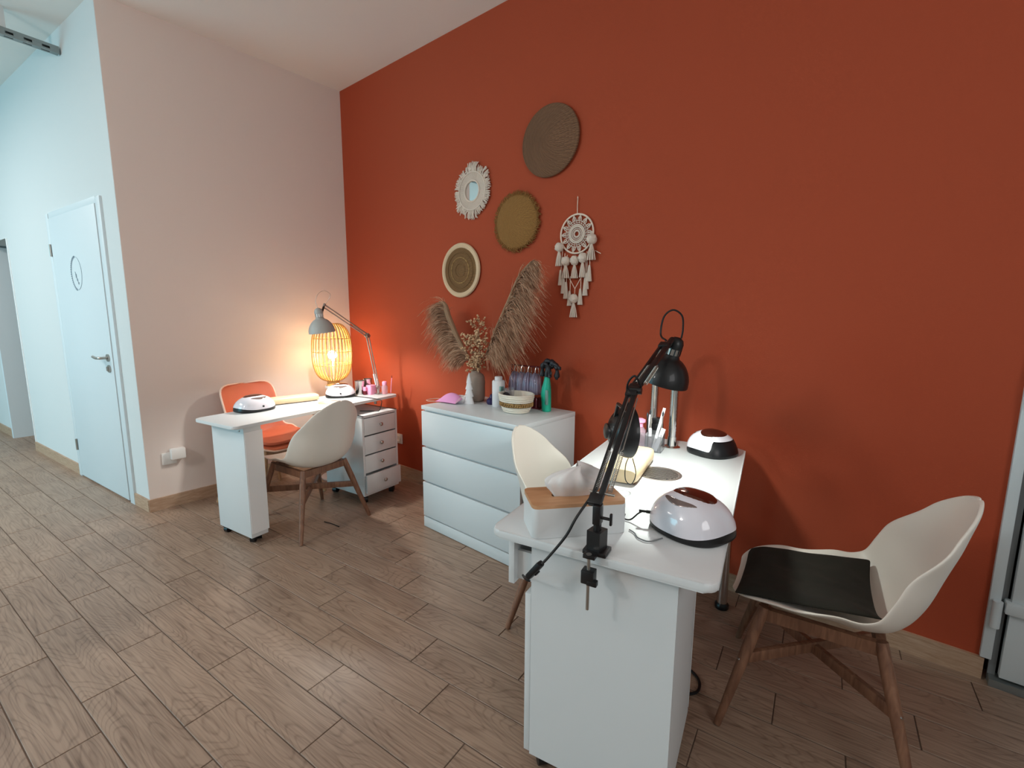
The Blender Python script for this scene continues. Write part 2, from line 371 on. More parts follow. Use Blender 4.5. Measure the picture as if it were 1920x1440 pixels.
# hall wall: local frame
def hall_box(mb, d0, d1, z0, z1, t0, t1):
    c = HP+hd*((d0+d1)/2)+hn*((t0+t1)/2); mb.box((c.x, c.y, (z0+z1)/2), (d1-d0, t1-t0, z1-z0), rz=HROT); return mb
wh = MB()
hall_box(wh, 0.004, 0.30, 0, H, -.05, 0); hall_box(wh, 0.30, 1.29, 2.03, H, -.12, 0); hall_box(wh, 1.29, 2.60, 0, H, -.12, 0)
hall_box(wh, 2.60, 3.43, 1.99, H, -.2, 0); hall_box(wh, 3.43, 6.3, 0, H, -.12, 0)
hall_box(wh, 3.43, 3.55, 0, 1.99, -1.6, -.12); hall_box(wh, 2.45, 2.60, 0, H, -1.6, -.12); hall_box(wh, 2.4, 3.6, 0, H, -1.75, -1.6)
struct('wall_hall', wh, 'hall')
struct('wall_end', MB().box((-6.15, -4.1, H/2), (0.1, 5.0, H)), 'hall')
struct('wall_right', MB().box((5.55, -.7, H/2), (0.1, 1.5, H)).box((5.55, -4.8, H/2), (0.1, 3.7, H)).box((5.55, -2.2, .62), (0.1, 1.5, 1.24)).box((5.55, -2.2, 2.86), (0.1, 1.5, .58)), 'hall')
wn = MB().box((-4.8, -6.55, H/2), (2.8, 0.12, H)).box((2.6, -6.55, H/2), (6.0, 0.12, H)).box((-1.9, -6.55, 2.85), (3.0, 0.12, 0.6)).box((-1.9, -6.55, 0.08), (3.0, 0.12, 0.16))
struct('wall_near', wn, 'hall')
fr = MB()
for x in (-3.37, -1.9, -0.43): fr.box((x, -6.52, 1.36), (0.06, 0.08, 2.4))
for z in (0.19, 2.52): fr.box((-1.9, -6.52, z), (3.0, 0.08, 0.06))
struct('window_1', fr, 'door')
fr = MB()
for y in (-2.92, -2.2, -1.48): fr.box((5.53, y, 1.91), (0.08, 0.06, 1.36))
for z in (1.26, 2.55): fr.box((5.53, -2.2, z), (0.08, 1.5, 0.06))
struct('fill_window', fr, 'door')  # frame of an added window, made up for the side fill
# baseboards
struct('baseboard_far', MB().box((0.895, -0.006, 0.0425), (1.79, 0.012, 0.085)).box((2.96, -0.006, 0.0425), (2.34, 0.012, 0.085)), 'base')
struct('baseboard_left', MB().box((0.006, -0.785, 0.0425), (0.012, 1.545, 0.085)), 'base')
bh = MB(); hall_box(bh, 0.0, 0.235, 0, .085, 0, .012); hall_box(bh, 1.345, 2.60, 0, .085, 0, .012); hall_box(bh, 3.43, 6.2, 0, .085, 0, .012)
struct('baseboard_hall', bh, 'base')
# white corner bead of the opening
tb1 = MB(); hall_box(tb1, 2.585, 2.61, 0, 1.99, 0, .006); struct('trim_1', tb1, 'edge')
tb2 = MB(); hall_box(tb2, 3.38, 3.43, 0, 1.97, -.16, .016); struct('trim_2', tb2, 'door')

# door_1 : hall door
d1 = bpy.data.objects.new('door_1', None); COL.objects.link(d1); d1['kind'] = 'structure'; d1['label'] = 'white hall door with round sign and steel lever handle'
d1.location = HP; d1.rotation_euler = (0, 0, HROT)
f = MB()
f.box((0.2625, -.01, 1.03), (0.075, 0.05, 2.06), bev=.004).box((1.3175, -.01, 1.03), (0.055, 0.05, 2.06), bev=.004).box((0.785, -.01, 2.0425), (0.97, 0.05, 0.045), bev=.004)
f.build('frame', 'door', d1)
MB().box((0.3075, -.005, 1.01), (0.010, 0.02, 2.0)).build('seal', 'seal', d1)
MB().box((0.7995, -.005, 1.018), (0.965, 0.042, 2.010), bev=.003).build('leaf', 'door', d1)
h = MB().lathe([(0, 0), (.026, 0), (.026, .008), (0, .009)], 20, (0.385, .016, 1.02), Matrix.Rotation(R(-90), 4, 'X')).lathe([(0, 0), (.026, 0), (.026, .008), (0, .009)], 20, (0.385, .016, 0.945), Matrix.Rotation(R(-90), 4, 'X'))
h.tube(smooth_path([(0.385, .02, 1.02), (0.385, .055, 1.02), (0.40, .066, 1.02), (0.45, .066, 1.018), (0.51, .064, 1.024)], 5), .009, 10)
h.box((0.385, .028, .945), (.012, .012, .03))
h.build('handle', 'steel', d1)
for z in (.27, 1.79):
    MB().tube([(1.290, .022, z-.045), (1.290, .022, z+.045)], .008, 8).build('hinge', 'steel', d1)
# round sign printed on the door: thin ring, leafy left side, cursive mark
sg = MB(); sc = Vector((0.80, .0175, 1.60))
for i in range(40):
    a0, a1 = 2*pi*i/40, 2*pi*(i+1)/40
    sg.tube([sc+Vector((.105*cos(a0), 0, .115*sin(a0))), sc+Vector((.105*cos(a1), 0, .115*sin(a1)))], .0012, 4)
for i in range(22):   # leaves on the far half
    a = R(-80+160*i/21)+0; p = sc+Vector((.105*cos(a), .0005, .115*sin(a)))
    for s in (-1, 1):
        b = a+pi/2+s*.6; sg.tube([p, p+Vector((.014*cos(b), 0, .014*sin(b)))*.6, p+Vector((.014*cos(b), 0, .014*sin(b)))], [.0008, .003, .0006], 5)
sg.tube(smooth_path([sc+Vector((.03-.02*t, 0, .02*sin(t*7)-.03*t+.01)) for t in [k/8*3 for k in range(9)]], 3), .0014, 4)
sg.build('round_sign', 'ink', d1)['label'] = 'grey printed wreath circle with cursive mark'

# door_2 : white door at the right end of the terracotta wall
d2 = bpy.data.objects.new('door_2', None); COL.objects.link(d2); d2['kind'] = 'structure'; d2['label'] = 'white door at the right edge beside the terracotta wall'
MB().box((4.131, -.004, 1.1), (0.03, 0.03, 2.2-.18), bev=.002).box((4.6, -.004, 2.14), (0.966, .03, .05)).build('frame', 'door', d2)
MB().box((4.1535, .005, 1.05), (0.02, 0.012, 2.1)).build('seal', 'seal', d2)
MB().box((4.61, -.012, 1.2), (0.88, 0.03, 1.74), bev=.002).build('upper_panel', 'door', d2)
MB().box((4.61, -.012, .165), (0.88, 0.03, .255), bev=.002).build('lower_panel', 'door', d2)
MB().box((4.61, -.022, .312), (0.91, 0.05, .042), bev=.004).build('cross_rail', 'door', d2)
hg = MB().tube([(4.137, -.03, .225), (4.137, -.03, .325)], .014, 12); hg.build('hinge', 'door', d2)
hg = MB().tube([(4.137, -.03, 1.03), (4.137, -.03, 1.14)], .014, 12); hg.build('hinge', 'door', d2)
MB().box((4.61, -.01, .014), (0.93, 0.06, .028)).build('threshold', 'galv', d2)

# perforated strut channel below the ceiling
ch = thing('strut_channel', 'galvanised slotted steel channel hung below ceiling at upper left', 'rail', (0, 0, 0))
cs = HP+hd*0.66+hn*0.01; cdv = Vector((0.12, -.9928, 0)).normalized(); cL = 3.6
cm = Matrix.Translation((cs.x, cs.y, 2.985)) @ Matrix.Rotation(math.atan2(cdv.y, cdv.x), 4, 'Z')
mb = MB().box((cL/2, 0.0, 0.02), (cL, .004, .042)).box((cL/2, 0.04, .004), (cL, .003, .012)).box((cL/2, 0.04, .033), (cL, .003, .018)).box((cL/2, .02, 0.0405), (cL, .042, .003))
# slotted bottom: two flanges plus cross bridges leave real slots
n = 44; stp = cL/n
mb.box((cL/2, .006, 0), (cL, .014, .003)).box((cL/2, .034, 0), (cL, .014, .003))
for i in range(n): mb.box((stp*i+stp*.26, .02, 0), (stp*.5, .016, .003)).box((stp*i+stp*.26, .04, .017), (stp*.55, .003, .016))
mb.bm.transform(cm); mb.build('channel', 'galv', ch, smooth=False)
for bx_ in (.25, 3.2):
    mb = MB().box((bx_, .02, .1), (.03, .03, .14)); mb.bm.transform(cm); mb.build('ceiling_bracket', 'hall', ch, smooth=False)

# sockets
def socket(name, label, loc, rz, double=False):
    t = thing(name, label, 'socket', loc, rz)
    MB().box((0, -.006, 0), (.082, .012, .082), bev=.004).build('plate', 'socket', t)
    return t
s1 = socket('wall_socket', 'white socket on the beige wall with a bulky white adapter', (0.0, -1.42, .345), pi/2)
MB().box((.045, -.03, .03), (.085, .05, .075), bev=.008).build('adapter', 'socket', s1)
s2 = socket('wall_socket', 'white wall socket on terracotta wall right of the small drawer cabinet', (0.665, 0.0, .31), 0)
MB().lathe([(0, 0), (.02, 0), (.022, .004), (.024, .004)], 20, (0, -.013, 0), Matrix.Rotation(R(90), 4, 'X')).build('insert', 'socket', s2)

# ------------------------------------------------------------------ chest of drawers
t = thing('chest_of_drawers', 'white three-drawer chest against the terracotta wall', 'drawers', (1.975, -.285, 0), R(-2.2))
W, D, Hc = .795, .485, .78
MB().box((-W/2+.009, .012, .3775), (.018, D-.03, .755)).box((W/2-.009, .012, .3775), (.018, D-.03, .755)).box((0, D/2-.01, .40), (W-.04, .01, .70)).box((0, .012, .05), (W-.04, D-.03, .018)).build('carcass', 'chest', t, smooth=False)
MB().box((0, 0, Hc-.0125), (W, D, .025), bev=.002).build('top', 'chest', t)
MB().box((0, -D/2+.012, .037), (W, .018, .066), bev=.001).build('plinth', 'chest', t)
for z0, z1 in ((.078, .296), (.308, .518), (.530, .745)):
    m_ = MB().box((0, -D/2+.010, (z0+z1)/2), (W, .018, z1-z0), bev=.0015)
    m_.box((0, -D/2+.034, (z0+z1)/2+.004), (W-.05, .028, z1-z0+.004))
    m_.build('drawer', 'chest', t)

# ------------------------------------------------------------------ manicure desk A (far)
da = thing('manicure_desk', 'narrow white manicure desk in the corner with two small dome lamps on it', 'desk', (.753, -.792, 0), R(9.3))
MB().prism(rrect(.41, 1.25, .035), .702, .72, bev=.003).build('tabletop', 'white', da)
pd = MB().box((0, 0, .37), (.34, .10, .65), bev=.002)
pd.build('pedestal', 'white', da, loc=(.005, -.503, 0), rot=(0, 0, R(-1.3)))
MB().box((0, .0, .335), (.003, .102, .6)).build('panel_edge', 'edge', da, loc=(.1765, -.502, .035), rot=(0, 0, R(-1.3)))
MB().lathe([(0, 0), (.005, 0), (.005, .004), (0, .005)], 10, (.133, -.556, .675), Matrix.Rotation(R(90), 4, 'X')).build('bracket', 'steel', da)
def caster(parent, x, y, rz=0, s=1.0):
    c = MB().box((0, 0, .040*s), (.028*s, .028*s, .006)).box((0, 0, .030*s), (.022*s, .022*s, .018*s))
    c.tube([(-.013*s, .006, .020*s), (.013*s, .006, .020*s)], .020*s, 14)
    c.build('caster', 'black', parent, loc=(x, y, 0), rot=(0, 0, rz))
for x, y, a in ((.13, -.525, .6), (-.13, -.53, .2), (.12, -.48, 1.0), (-.13, -.475, .3)): caster(da, x, y, a)
g = MB().lathe([(.0, .7205), (.078, .7205), (.082, .7215), (.085, .7205), (.085, .719), (0, .719)], 32, (.05, .13, 0))
g.build('vent_grille', 'steel', da)
MB().lathe([(0, .62), (.05, .625), (.085, .65), (.095, .70)], 28, (.0, .10, 0)).build('fan_housing', 'paleshell', da)
g = MB()
for i in range(5): g.box((.055, .06+i*.022, .648), (.075, .008, .01), rz=0)
g.build('fan_vent', 'bamboo', da)
MB().tube([(.12, .47, .70), (.12, .47, .66)], .010, 10).tube([(.105, .47, .672), (.135, .47, .672)], .004, 6).build('clamp_screw', 'steel', da)

# rolling drawer cabinet A
ca = thing('drawer_cabinet', 'small white rolling cabinet with four drawers and round knobs', 'cabinet', (.773, -.426, 0), R(6.3))
cw, cdp = .317, .42
MB().box((0, -cw/2+.008, .3475), (cdp, .016, .575)).box((0, cw/2-.008, .3475), (cdp, .016, .575)).box((0, 0, .627), (cdp, cw, .016)).box((0, 0, .068), (cdp, cw-.03, .016)).box((-cdp/2+.005, 0, .35), (.01, cw-.03, .56)).build('carcass', 'white', ca, smooth=False)
zs = [(.492, .615), (.355, .486), (.222, .349), (.084, .216)]
for i, (z0, z1) in enumerate(zs):
    off = .028 if i == 3 else 0.0
    last = i == 3
    dm = MB().box((cdp/2-.008+off, 0, (z0+z1)/2), (.016, cw-.036+(.03 if last else 0), z1-z0-.004), bev=.001)
    dm.box((cdp/2-.10+off, 0, (z0+z1)/2-.01), (.17, cw-.07, z1-z0-.04))
    dr = dm.build('drawer', 'white', ca)
    MB().lathe([(0, .0), (.005, 0), (.006, .008), (.011, .012), (.013, .017), (.009, .021), (0, .022)], 16, (cdp/2+off, .0, (z0+z1)/2), Matrix.Rotation(R(90), 4, 'Y')).build('knob', 'steel', dr)
for x, y, a in ((.17, .12, .5), (.17, -.12, .9), (-.17, -.12, .3), (-.17, .12, 1.2)): caster(ca, x, y, a, 1.2)

# ------------------------------------------------------------------ manicure desk B (near)
BX, BY, BR = 2.94, -1.41, R(10.4)
db = thing('manicure_desk', 'large white manicure desk in the foreground with black arm lamp', 'desk', (BX, BY, 0), BR)
def bl(x, y, z=0): return Vector((BX+cos(BR)*x-sin(BR)*y, BY+sin(BR)*x+cos(BR)*y, z))
mb = MB().prism([(p[0]+.2925, p[1]+.612) for p in rrect(.585, 1.224, .03)], .717, .74, bev=.007); mb.build('tabletop', 'white', db)
# pedestal cabinet under the near end; its drawer fronts face left
px0, px1, py0, py1 = .113, .499, .035, .42
MB().box(((px0+px1)/2, py0+.008, .3815), (px1-px0, .016, .667)).box(((px0+px1)/2, py1-.008, .3815), (px1-px0, .016, .667)).box((px1-.008, (py0+py1)/2+.008, .3815), (.016, py1-py0-.02, .667)).box(((px0+px1)/2, (py0+py1)/2, .056), (px1-px0-.02, py1-py0-.034, .016)).build('cabinet_body', 'white', db, smooth=False)
MB().box((px1-.004, py1+.001, .39), (.010, .003, .65)).build('panel_edge', 'edge', db, smooth=False)
MB().box((px0+.01, (py0+py1)/2, .64), (.02, py1-py0-.04, .13)).build('cavity_shade', 'dark', db, smooth=False)  # dark panel painting the shade inside the open drawer gap
dr = MB().box((px0-.065, (py0+py1)/2, .637), (.018, py1-py0-.006, .135), bev=.001).box((px0-.01, py0+.03, .62), (.10, .012, .085)).box((px0-.01, py1-.03, .62), (.10, .012, .085)).build('drawer', 'white', db)
MB().box((px0-.010, (py0+py1)/2, .305), (.018, py1-py0-.002, .50), bev=.001).build('cabinet_door', 'white', db)
for x, y in ((px0+.03, py0+.03), (px1-.04, py0+.04), (px0+.03, py1-.04), (px1-.04, py1-.04)): caster(db, x, y, .7, 1.15)
lg = Vector((3.262, -.178, 0)); dx, dy = lg.x-BX, lg.y-BY; lx, ly = cos(BR)*dx+sin(BR)*dy, -sin(BR)*dx+cos(BR)*dy
MB().lathe([(.0, .012), (.0, .012), (.022, .012), (.022, .712), (.035, .712), (.035, .717)], 20, (lx, ly, 0)).build('leg', 'chrome', db)
MB().lathe([(0, 0), (.028, 0), (.030, .004), (.030, .02), (.024, .028), (.0, .028)], 20, (lx, ly, 0)).build('leg_foot', 'black', db)
# round vent grille with slots
vg = bl(.29, .715); dx, dy = vg.x-BX, vg.y-BY
gx, gy = .315, .70
g = MB().lathe([(.068, .7405), (.075, .7425), (.082, .7405)], 40, (gx, gy, 0)); gr = g.build('vent_grille', 'steel', db)
MB().lathe([(0, .7403), (.07, .7403)], 32, (gx, gy, 0)).build('grille_shade', 'dark', gr)  # dark disc painted as the shade below the slats
g = MB()
for k in range(-4, 5):
    w_ = 2*math.sqrt(max(0, .068**2-(k*.0145)**2)); g.box((gx, gy+k*.0145, .7414), (w_, .0065, .0018), rz=0)
g.build('slats', 'steel', gr, smooth=False)

# ------------------------------------------------------------------ chairs
def shell_rows(prof, width, rise, front_n, top_n, ns=15, nt=34, wf=.12, wt=.32, fmin=.72):
    P = [Vector(p) for p in smooth_path([(x, 0, z) for x, z in prof], 10)]
    L = [0]
    for a, b in zip(P, P[1:]): L.append(L[-1]+(b-a).length)
    tot = L[-1]
    def at(t):
        s = t*tot
        for i in range(len(P)-1):
            if L[i+1] >= s or i == len(P)-2:
                f = (s-L[i])/(L[i+1]-L[i]); p = P[i].lerp(P[i+1], f); d = (P[min(i+2, len(P)-1)]-P[max(i-1, 0)]).normalized(); return p, d
    def interp(tab, t):
        for (a, va), (b, vb) in zip(tab, tab[1:]):
            if t <= b:
                f = (t-a)/(b-a); f = f*f*(3-2*f); return va+(vb-va)*f
        return tab[-1][1]
    rows = []
    for i in range(nt+1):
        q = i/nt; t = q if q < .5 else .5+.5*(1-(1-(q-.5)*2)**1.7)
        t = min(t, 1.0)
        p, d = at(min(max(t, 0.0), .9999)); d = (at(min(t+.17, .9999))[0]-at(max(t-.17, 0))[0]).normalized(); nrm = Vector((d.z, 0, -d.x))
        ww = interp(width, t); rs = interp(rise, t)
        if t < wf: k = 1-t/wf; ww *= fmin+(1-fmin)*(max(0, 1-k**front_n))**(1/front_n)
        if t > 1-wt: k = (t-(1-wt))/wt; e = (max(0, 1-k**top_n))**(1/top_n); ww *= max(e, .02); rs *= e
        row = []
        for j in range(ns+1):
            s = -1+2*j/ns
            row.append(p+Vector((0, 1, 0))*(ww*s)+nrm*(rs*abs(s)**2.7))
        rows.append(row)
    return rows
def solid(o, th, sub=1, off=-1):
    m = o.modifiers.new('thick', 'SOLIDIFY'); m.thickness = th; m.offset = off
    m = o.modifiers.new('round', 'SUBSURF'); m.levels = sub; m.render_levels = sub
def leg_set(t, m, htop=.398, hx=.15, hy=.145, fx=.25, fy=.25, braces=True, r0=.017, r1=.011):
    bz = .225; f = 1-bz/htop
    for sx in (1, -1):
        for sy in (1, -1):
            a = Vector((sx*hx, sy*hy, htop)); b = Vector((sx*fx, sy*fy, 0)); mid = a.lerp(b, .3)
            l = MB().tube([a, mid, a.lerp(b, .7), b+Vector((0, 0, .001))], [r0, r0*1.08, r0*.85, r1], 14).build('leg', m, t)
            p = a.lerp(b, f); d = Vector((sx, sy, 0)).normalized()
            MB().tube([p+d*.012, p+d*.021], .0045, 8).build('bolt', 'chrome', l)
    for s in (1, -1):      # crossed stretchers, one notched over the other
        a = Vector((hx, s*hy, htop)).lerp(Vector((fx, s*fy, 0)), f); b = Vector((-hx, -s*hy, htop)).lerp(Vector((-fx, -s*fy, 0)), f)
        d = b-a; ln = d.length-.012; z = bz+(.004 if s == 1 else -.004)
        MB().box((0, 0, z), (ln, .018, .036), mtx=Matrix.Rotation(math.atan2(d.y, d.x), 4, 'Z'), bev=.002).build('stretcher', m, t)
    ap = MB()
    for s in (1, -1):
        ap.box((0, s*hy, htop-.022), (2*hx, .022, .04)); ap.box((s*hx, 0, htop-.022), (.022, 2*hy, .04))
    ap.build('seat_frame', m, t, smooth=False)
def white_chair(name, label, loc, rz):
    t = thing(name, label, 'chair', loc, rz, 'white shell chairs with stained wooden legs')
    prof = [(.25, .415), (.205, .428), (.10, .424), (-.02, .408), (-.12, .402), (-.195, .425), (-.243, .50), (-.275, .60), (-.305, .71), (-.338, .822)]
    rows = shell_rows(prof, [(0, .205), (.2, .225), (.42, .235), (.6, .232), (.8, .225), (1, .21)], [(0, .012), (.18, .04), (.36, .085), (.55, .115), (.72, .110), (.88, .06), (1, .03)], 2.2, 2.1, wt=.40, wf=.14, fmin=.6)
    s = MB().grid(rows).build('shell', 'shell', t, angle=None); solid(s, .010, 2)
    leg_set(t, 'walnut')
    return t
# one built, the other two copied with their parts
c1 = white_chair('shell_chair', 'white shell chair seen from behind, pulled up to the far corner desk', (.945, -.915, 0), R(187))
c2 = copy_tree(c1); c2['label'] = 'white shell chair at right with a dark cushion on its seat'; c2.location = (3.65, -.565, 0); c2.rotation_euler = (0, 0, R(186.5))
c3 = copy_tree(c1); c3['label'] = 'white shell chair between the chest and the near desk'; c3.location = (2.80, -.63, 0); c3.rotation_euler = (0, 0, R(10))

cc = thing('padded_chair', 'coral tulip chair with pale rim behind the far corner desk', 'chair', (.345, -.90, 0), R(13))
prof = [(.235, .40), (.20, .425), (.10, .43), (0, .42), (-.10, .42), (-.16, .45), (-.19, .52), (-.21, .62), (-.23, .72), (-.262, .82)]
wd = [(0, .20), (.2, .225), (.4, .235), (.5, .205), (.65, .20), (.85, .205), (1, .20)]
rs = [(0, .01), (.2, .03), (.4, .07), (.5, .08), (.7, .06), (1, .045)]
rows = shell_rows(prof, wd, rs, 3, 4.5, wt=.16)
s = MB().grid(rows).build('shell', 'coral', cc, angle=None); solid(s, .008, 1)
edge = [r[0] for r in rows]+rows[-1][1:-1]+[r[-1] for r in rows[::-1]]+rows[0][1:-1][::-1]
MB().tube(edge, .0065, 8, closed=True).build('rim', 'paleshell', cc, angle=None)
prof2 = [(.215, .445), (.10, .452), (0, .444), (-.12, .455)]
pr = shell_rows([(x, z) for x, z in prof2], [(0, .175), (.5, .195), (1, .15)], [(0, .01), (.5, .035), (1, .05)], 2.5, 2.5, wt=.3, wf=.3)
s = MB().grid(pr).build('seat_pad', 'coral', cc, angle=None); solid(s, .022, 2, 0)
leg_set(cc, 'beech')

# dark cushion on the right chair
cu = MB()
N_ = 14; ctr = (3.605, -.580); ca_ = R(6.5)
top = []; bot = []
for i in range(N_+1):
    ra, rb = [], []
    for j in range(N_+1):
        u, v = -1+2*i/N_, -1+2*j/N_
        e = (1-abs(u)**4)*(1-abs(v)**4)
        x, y = u*(.190+.008*abs(v)**3), v*(.195+.008*abs(u)**3)
        sag = .050*abs(v)**2.7*(.55+.45*u)+.012*max(0, u)
        if u < -.7 : sag -= .012*(abs(u)-.7)/.3*(1+v)
        wr = .004*sin(9*u+5*v)+.004*sin(17*v+3*u*u+1)
        z0 = .441+sag
        px, py = ctr[0]+cos(ca_)*x-sin(ca_)*y, ctr[1]+sin(ca_)*x+cos(ca_)*y
        ra.append((px, py, z0+.030*e**.5+wr*e)); rb.append((px, py, z0-.006*e))
    top.append(ra); bot.append(rb)
cu.grid(top); cu.grid([r[::-1] for r in bot])
bmesh.ops.remove_doubles(cu.bm, verts=cu.bm.verts, dist=.0008)
o = cu.build('seat_cushion', 'olivecloth', angle=None); m_ = o.modifiers.new('s', 'SUBSURF'); m_.levels = 1; m_.render_levels = 2
tag(o, 'dark olive cloth cushion lying on the right-hand white chair', 'cushion')

# ------------------------------------------------------------------ wall decorations (all hang on the wall y = 0)
def disc(name, label, x, z, r, th, layers, frill=None, loop=None):
    t = thing(name, label, 'wall decor', (x, 0, z))
    return t
FX = Matrix.Rotation(R(90), 4, 'X')   # lathe axis +Z -> -Y (out of the wall)
t = thing('woven_wall_plate', 'large dark brown woven disc, highest on the terracotta wall', 'wall decor', (2.142, -.002, 2.30), 0, 'woven discs on the terracotta wall')
MB().lathe([(0, .0), (.186, .0), (.192, .008), (.190, .018), (.18, .022), (0, .022)], 64, mtx=FX).build('disc', 'weave_brown', t)
ring = MB()
ring.tube([(.187*cos(a), -.014, .187*sin(a)) for a in [2*pi*k/64 for k in range(64)]], .008, 8, closed=True).build('rim', 'weave_brown', t)
t = thing('woven_wall_plate', 'golden raffia disc with frayed edge in the middle of the group', 'wall decor', (1.90, -.002, 1.888), 0, 'woven discs on the terracotta wall')
MB().lathe([(0, 0), (.160, 0), (.165, .008), (.158, .014), (.10, .020), (0, .021)], 64, mtx=FX).build('disc', 'weave_gold', t)
fm = MB(); rr = random.Random(3)
for i in range(240):
    a = 2*pi*i/240+rr.uniform(-.02, .02); l = rr.uniform(.012, .032); a2 = a+rr.uniform(-.12, .12)
    fm.tube([(.152*cos(a), -.012, .152*sin(a)), ((.157+l*.5)*cos(a), -.014-rr.uniform(0, .008), (.157+l*.5)*sin(a)), ((.157+l)*cos(a2), -rr.uniform(.004, .014), (.157+l)*sin(a2))], [.003, .0025, .001], 4)
o = fm.build('fringe', 'weave_gold', t); o['kind'] = 'stuff'
t = thing('woven_wall_plate', 'olive brown coiled disc with cream border, lowest of the group', 'wall decor', (1.413, -.002, 1.625), 0, 'woven discs on the terracotta wall')
MB().lathe([(0, 0), (.16, 0), (.160, .014), (0, .016)], 64, mtx=FX).build('disc', 'weave_olive', t)
MB().lathe([(.150, .0), (.178, .002), (.183, .010), (.178, .018), (.158, .020), (.150, .014)], 64, mtx=FX).build('border', 'weave_cream', t)
for k, rad in enumerate((.045, .085, .12)):
    MB().tube([(rad*cos(a), -.0155, rad*sin(a)) for a in [2*pi*j/48 for j in range(48)]], .004, 6, closed=True).build('coil', 'weave_olive' if k != 1 else 'jute', t)

# macrame mirror
t = thing('macrame_mirror', 'small round mirror in a white macrame fringe frame', 'mirror', (1.528, -.002, 2.125))
MB().lathe([(0, .0), (.066, .0), (.066, .010), (0, .010)], 48, mtx=FX).build('glass', 'mirror', t)
MB().tube([(.066*cos(a), -.014, .066*sin(a)) for a in [2*pi*j/48 for j in range(48)]], .006, 8, closed=True).build('inner_ring', 'cotton', t)
fm = MB()
for i in range(96):     # flat radial weave
    a = 2*pi*i/96
    fm.tube([(.068*cos(a), -.012, .068*sin(a)), (.118*cos(a), -.010, .118*sin(a))], [.0022, .0038], 5)
o = fm.build('radial_weave', 'cotton', t); o['kind'] = 'stuff'
MB().tube([(.118*cos(a), -.014, .118*sin(a)) for a in [2*pi*j/48 for j in range(48)]], .005, 8, closed=True).build('outer_ring', 'cotton', t)
rr = random.Random(5)
for q in range(20):     # fringe tufts
    fm = MB(); a0 = 2*pi*q/20+.08
    big = .018 if q in (4, 5, 14, 15, 2, 12) else 0
    for i in range(14):
        a = a0+rr.uniform(-.15, .15); l = .032+big+rr.uniform(0, .012); a2 = a+rr.uniform(-.05, .05)
        fm.tube([(.120*cos(a), -.010, .120*sin(a)), ((.120+l*.5)*cos(a), -.016-rr.uniform(0, .006), (.120+l*.5)*sin(a)), ((.120+l)*cos(a2), -rr.uniform(.006, .016), (.120+l)*sin(a2))], [.0035, .003, .0022], 5)
    fm.lathe([(0, -.006), (.006, -.004), (.007, 0), (.006, .004), (0, .006)], 8, (.130*cos(a0), -.016, .130*sin(a0)))
    fm.build('tuft', 'cotton', t)
MB().tube([(0, -.01, .13), (-.008, -.01, .16), (0, -.008, .185), (.008, -.01, .16)], .003, 6, closed=True).build('hanging_loop', 'cotton', t)

# dream catcher
t = thing('dream_catcher', 'white crochet dream catcher with pompoms and tassels', 'wall decor', (2.331, -.004, 1.775))
RR = .105
MB().tube([(RR*cos(a), -.006, RR*sin(a)) for a in [2*pi*j/56 for j in range(56)]], .005, 8, closed=True).build('hoop', 'creamcord', t)
web = MB()
for rad, th in ((.018, .004), (.030, .0025), (.040, .006), (.049, .006), (.060, .0022), (.070, .002)):
    web.tube([(rad*cos(a), -.006, rad*sin(a)) for a in [2*pi*j/40 for j in range(40)]], th*.75, 6, closed=True)
for j in range(24):
    a = 2*pi*j/24; web.tube([(.055*cos(a), -.006, .055*sin(a)), (.073*cos(a+.06), -.006, .073*sin(a+.06))], .0018, 4)
    web.tube([(.012*cos(a), -.006, .012*sin(a)), (.034*cos(a), -.006, .034*sin(a))], .0015, 4)
for j in range(14):     # pointed petals reaching the hoop
    a = 2*pi*j/14; da_ = .17
    for s in (-1, 1):
        web.tube([(.068*cos(a+s*da_), -.006, .068*sin(a+s*da_)), (.085*cos(a+s*.11), -.006, .085*sin(a+s*.11)), (.100*cos(a), -.006, .100*sin(a))], .0026, 5)
    web.tube([(.07*cos(a), -.006, .07*sin(a)), (.094*cos(a), -.006, .094*sin(a))], .004, 5)
o = web.build('crochet_web', 'cotton', t)
MB().tube([(0, -.005, RR), (-.001, -.005, .15), (.001, -.005, .195)], .0022, 6).tube([(-.002, -.005, .19), (.0, -.005, .20), (.002, -.005, .19)], .002, 5).build('hanging_cord', 'creamcord', t)
def tassel(x, z, l, r, pom):
    g = MB(); q = random.Random(int(1000*x+77*z))
    y = -.012-(.010 if pom else 0)
    for i in range(16):
        a = 2*pi*i/16; k = .45 if i % 2 else 1.0
        g.tube([(x+.004*cos(a)*k, y+.004*sin(a)*k, z-.008), (x+.65*r*cos(a)*k, y+.5*r*sin(a)*k, z-l*.5), (x+r*cos(a)*k, y+.6*r*sin(a)*k, z-l)], [.003, .0035, .004], 5)
    g.lathe([(0, -.006), (.006, -.004), (.0065, 0), (.005, .005), (0, .006)], 10, (x, y, z-.006))
    g.build('tassel', 'cotton', t)
    if pom:
        p = MB(); bmesh.ops.create_icosphere(p.bm, subdivisions=3, radius=pom)
        for v in p.bm.verts: v.co *= 1+q.uniform(-.10, .10)
        bmesh.ops.translate(p.bm, vec=(x, y, z+pom*.75), verts=p.bm.verts); p.build('pompom', 'cotton', t)
for x, z, l, r, p in ((-.105, -.085, .085, .02, .026), (.105, -.06, .09, .024, .028), (-.058, -.165, .075, .022, .026), (.0, -.165, .078, .02, .026), (.052, -.155, .085, .018, .027), (.0, -.375, .085, .022, .026)): tassel(x, z, l, r, p)
for x, z, l in ((-.098, -.19, .088), (.09, -.175, .088), (-.078, -.23, .095), (.073, -.215, .09), (-.06, -.26, .095), (.066, -.24, .10), (-.034, -.31, .085), (.036, -.30, .09)): tassel(x, z, l, .013, 0)
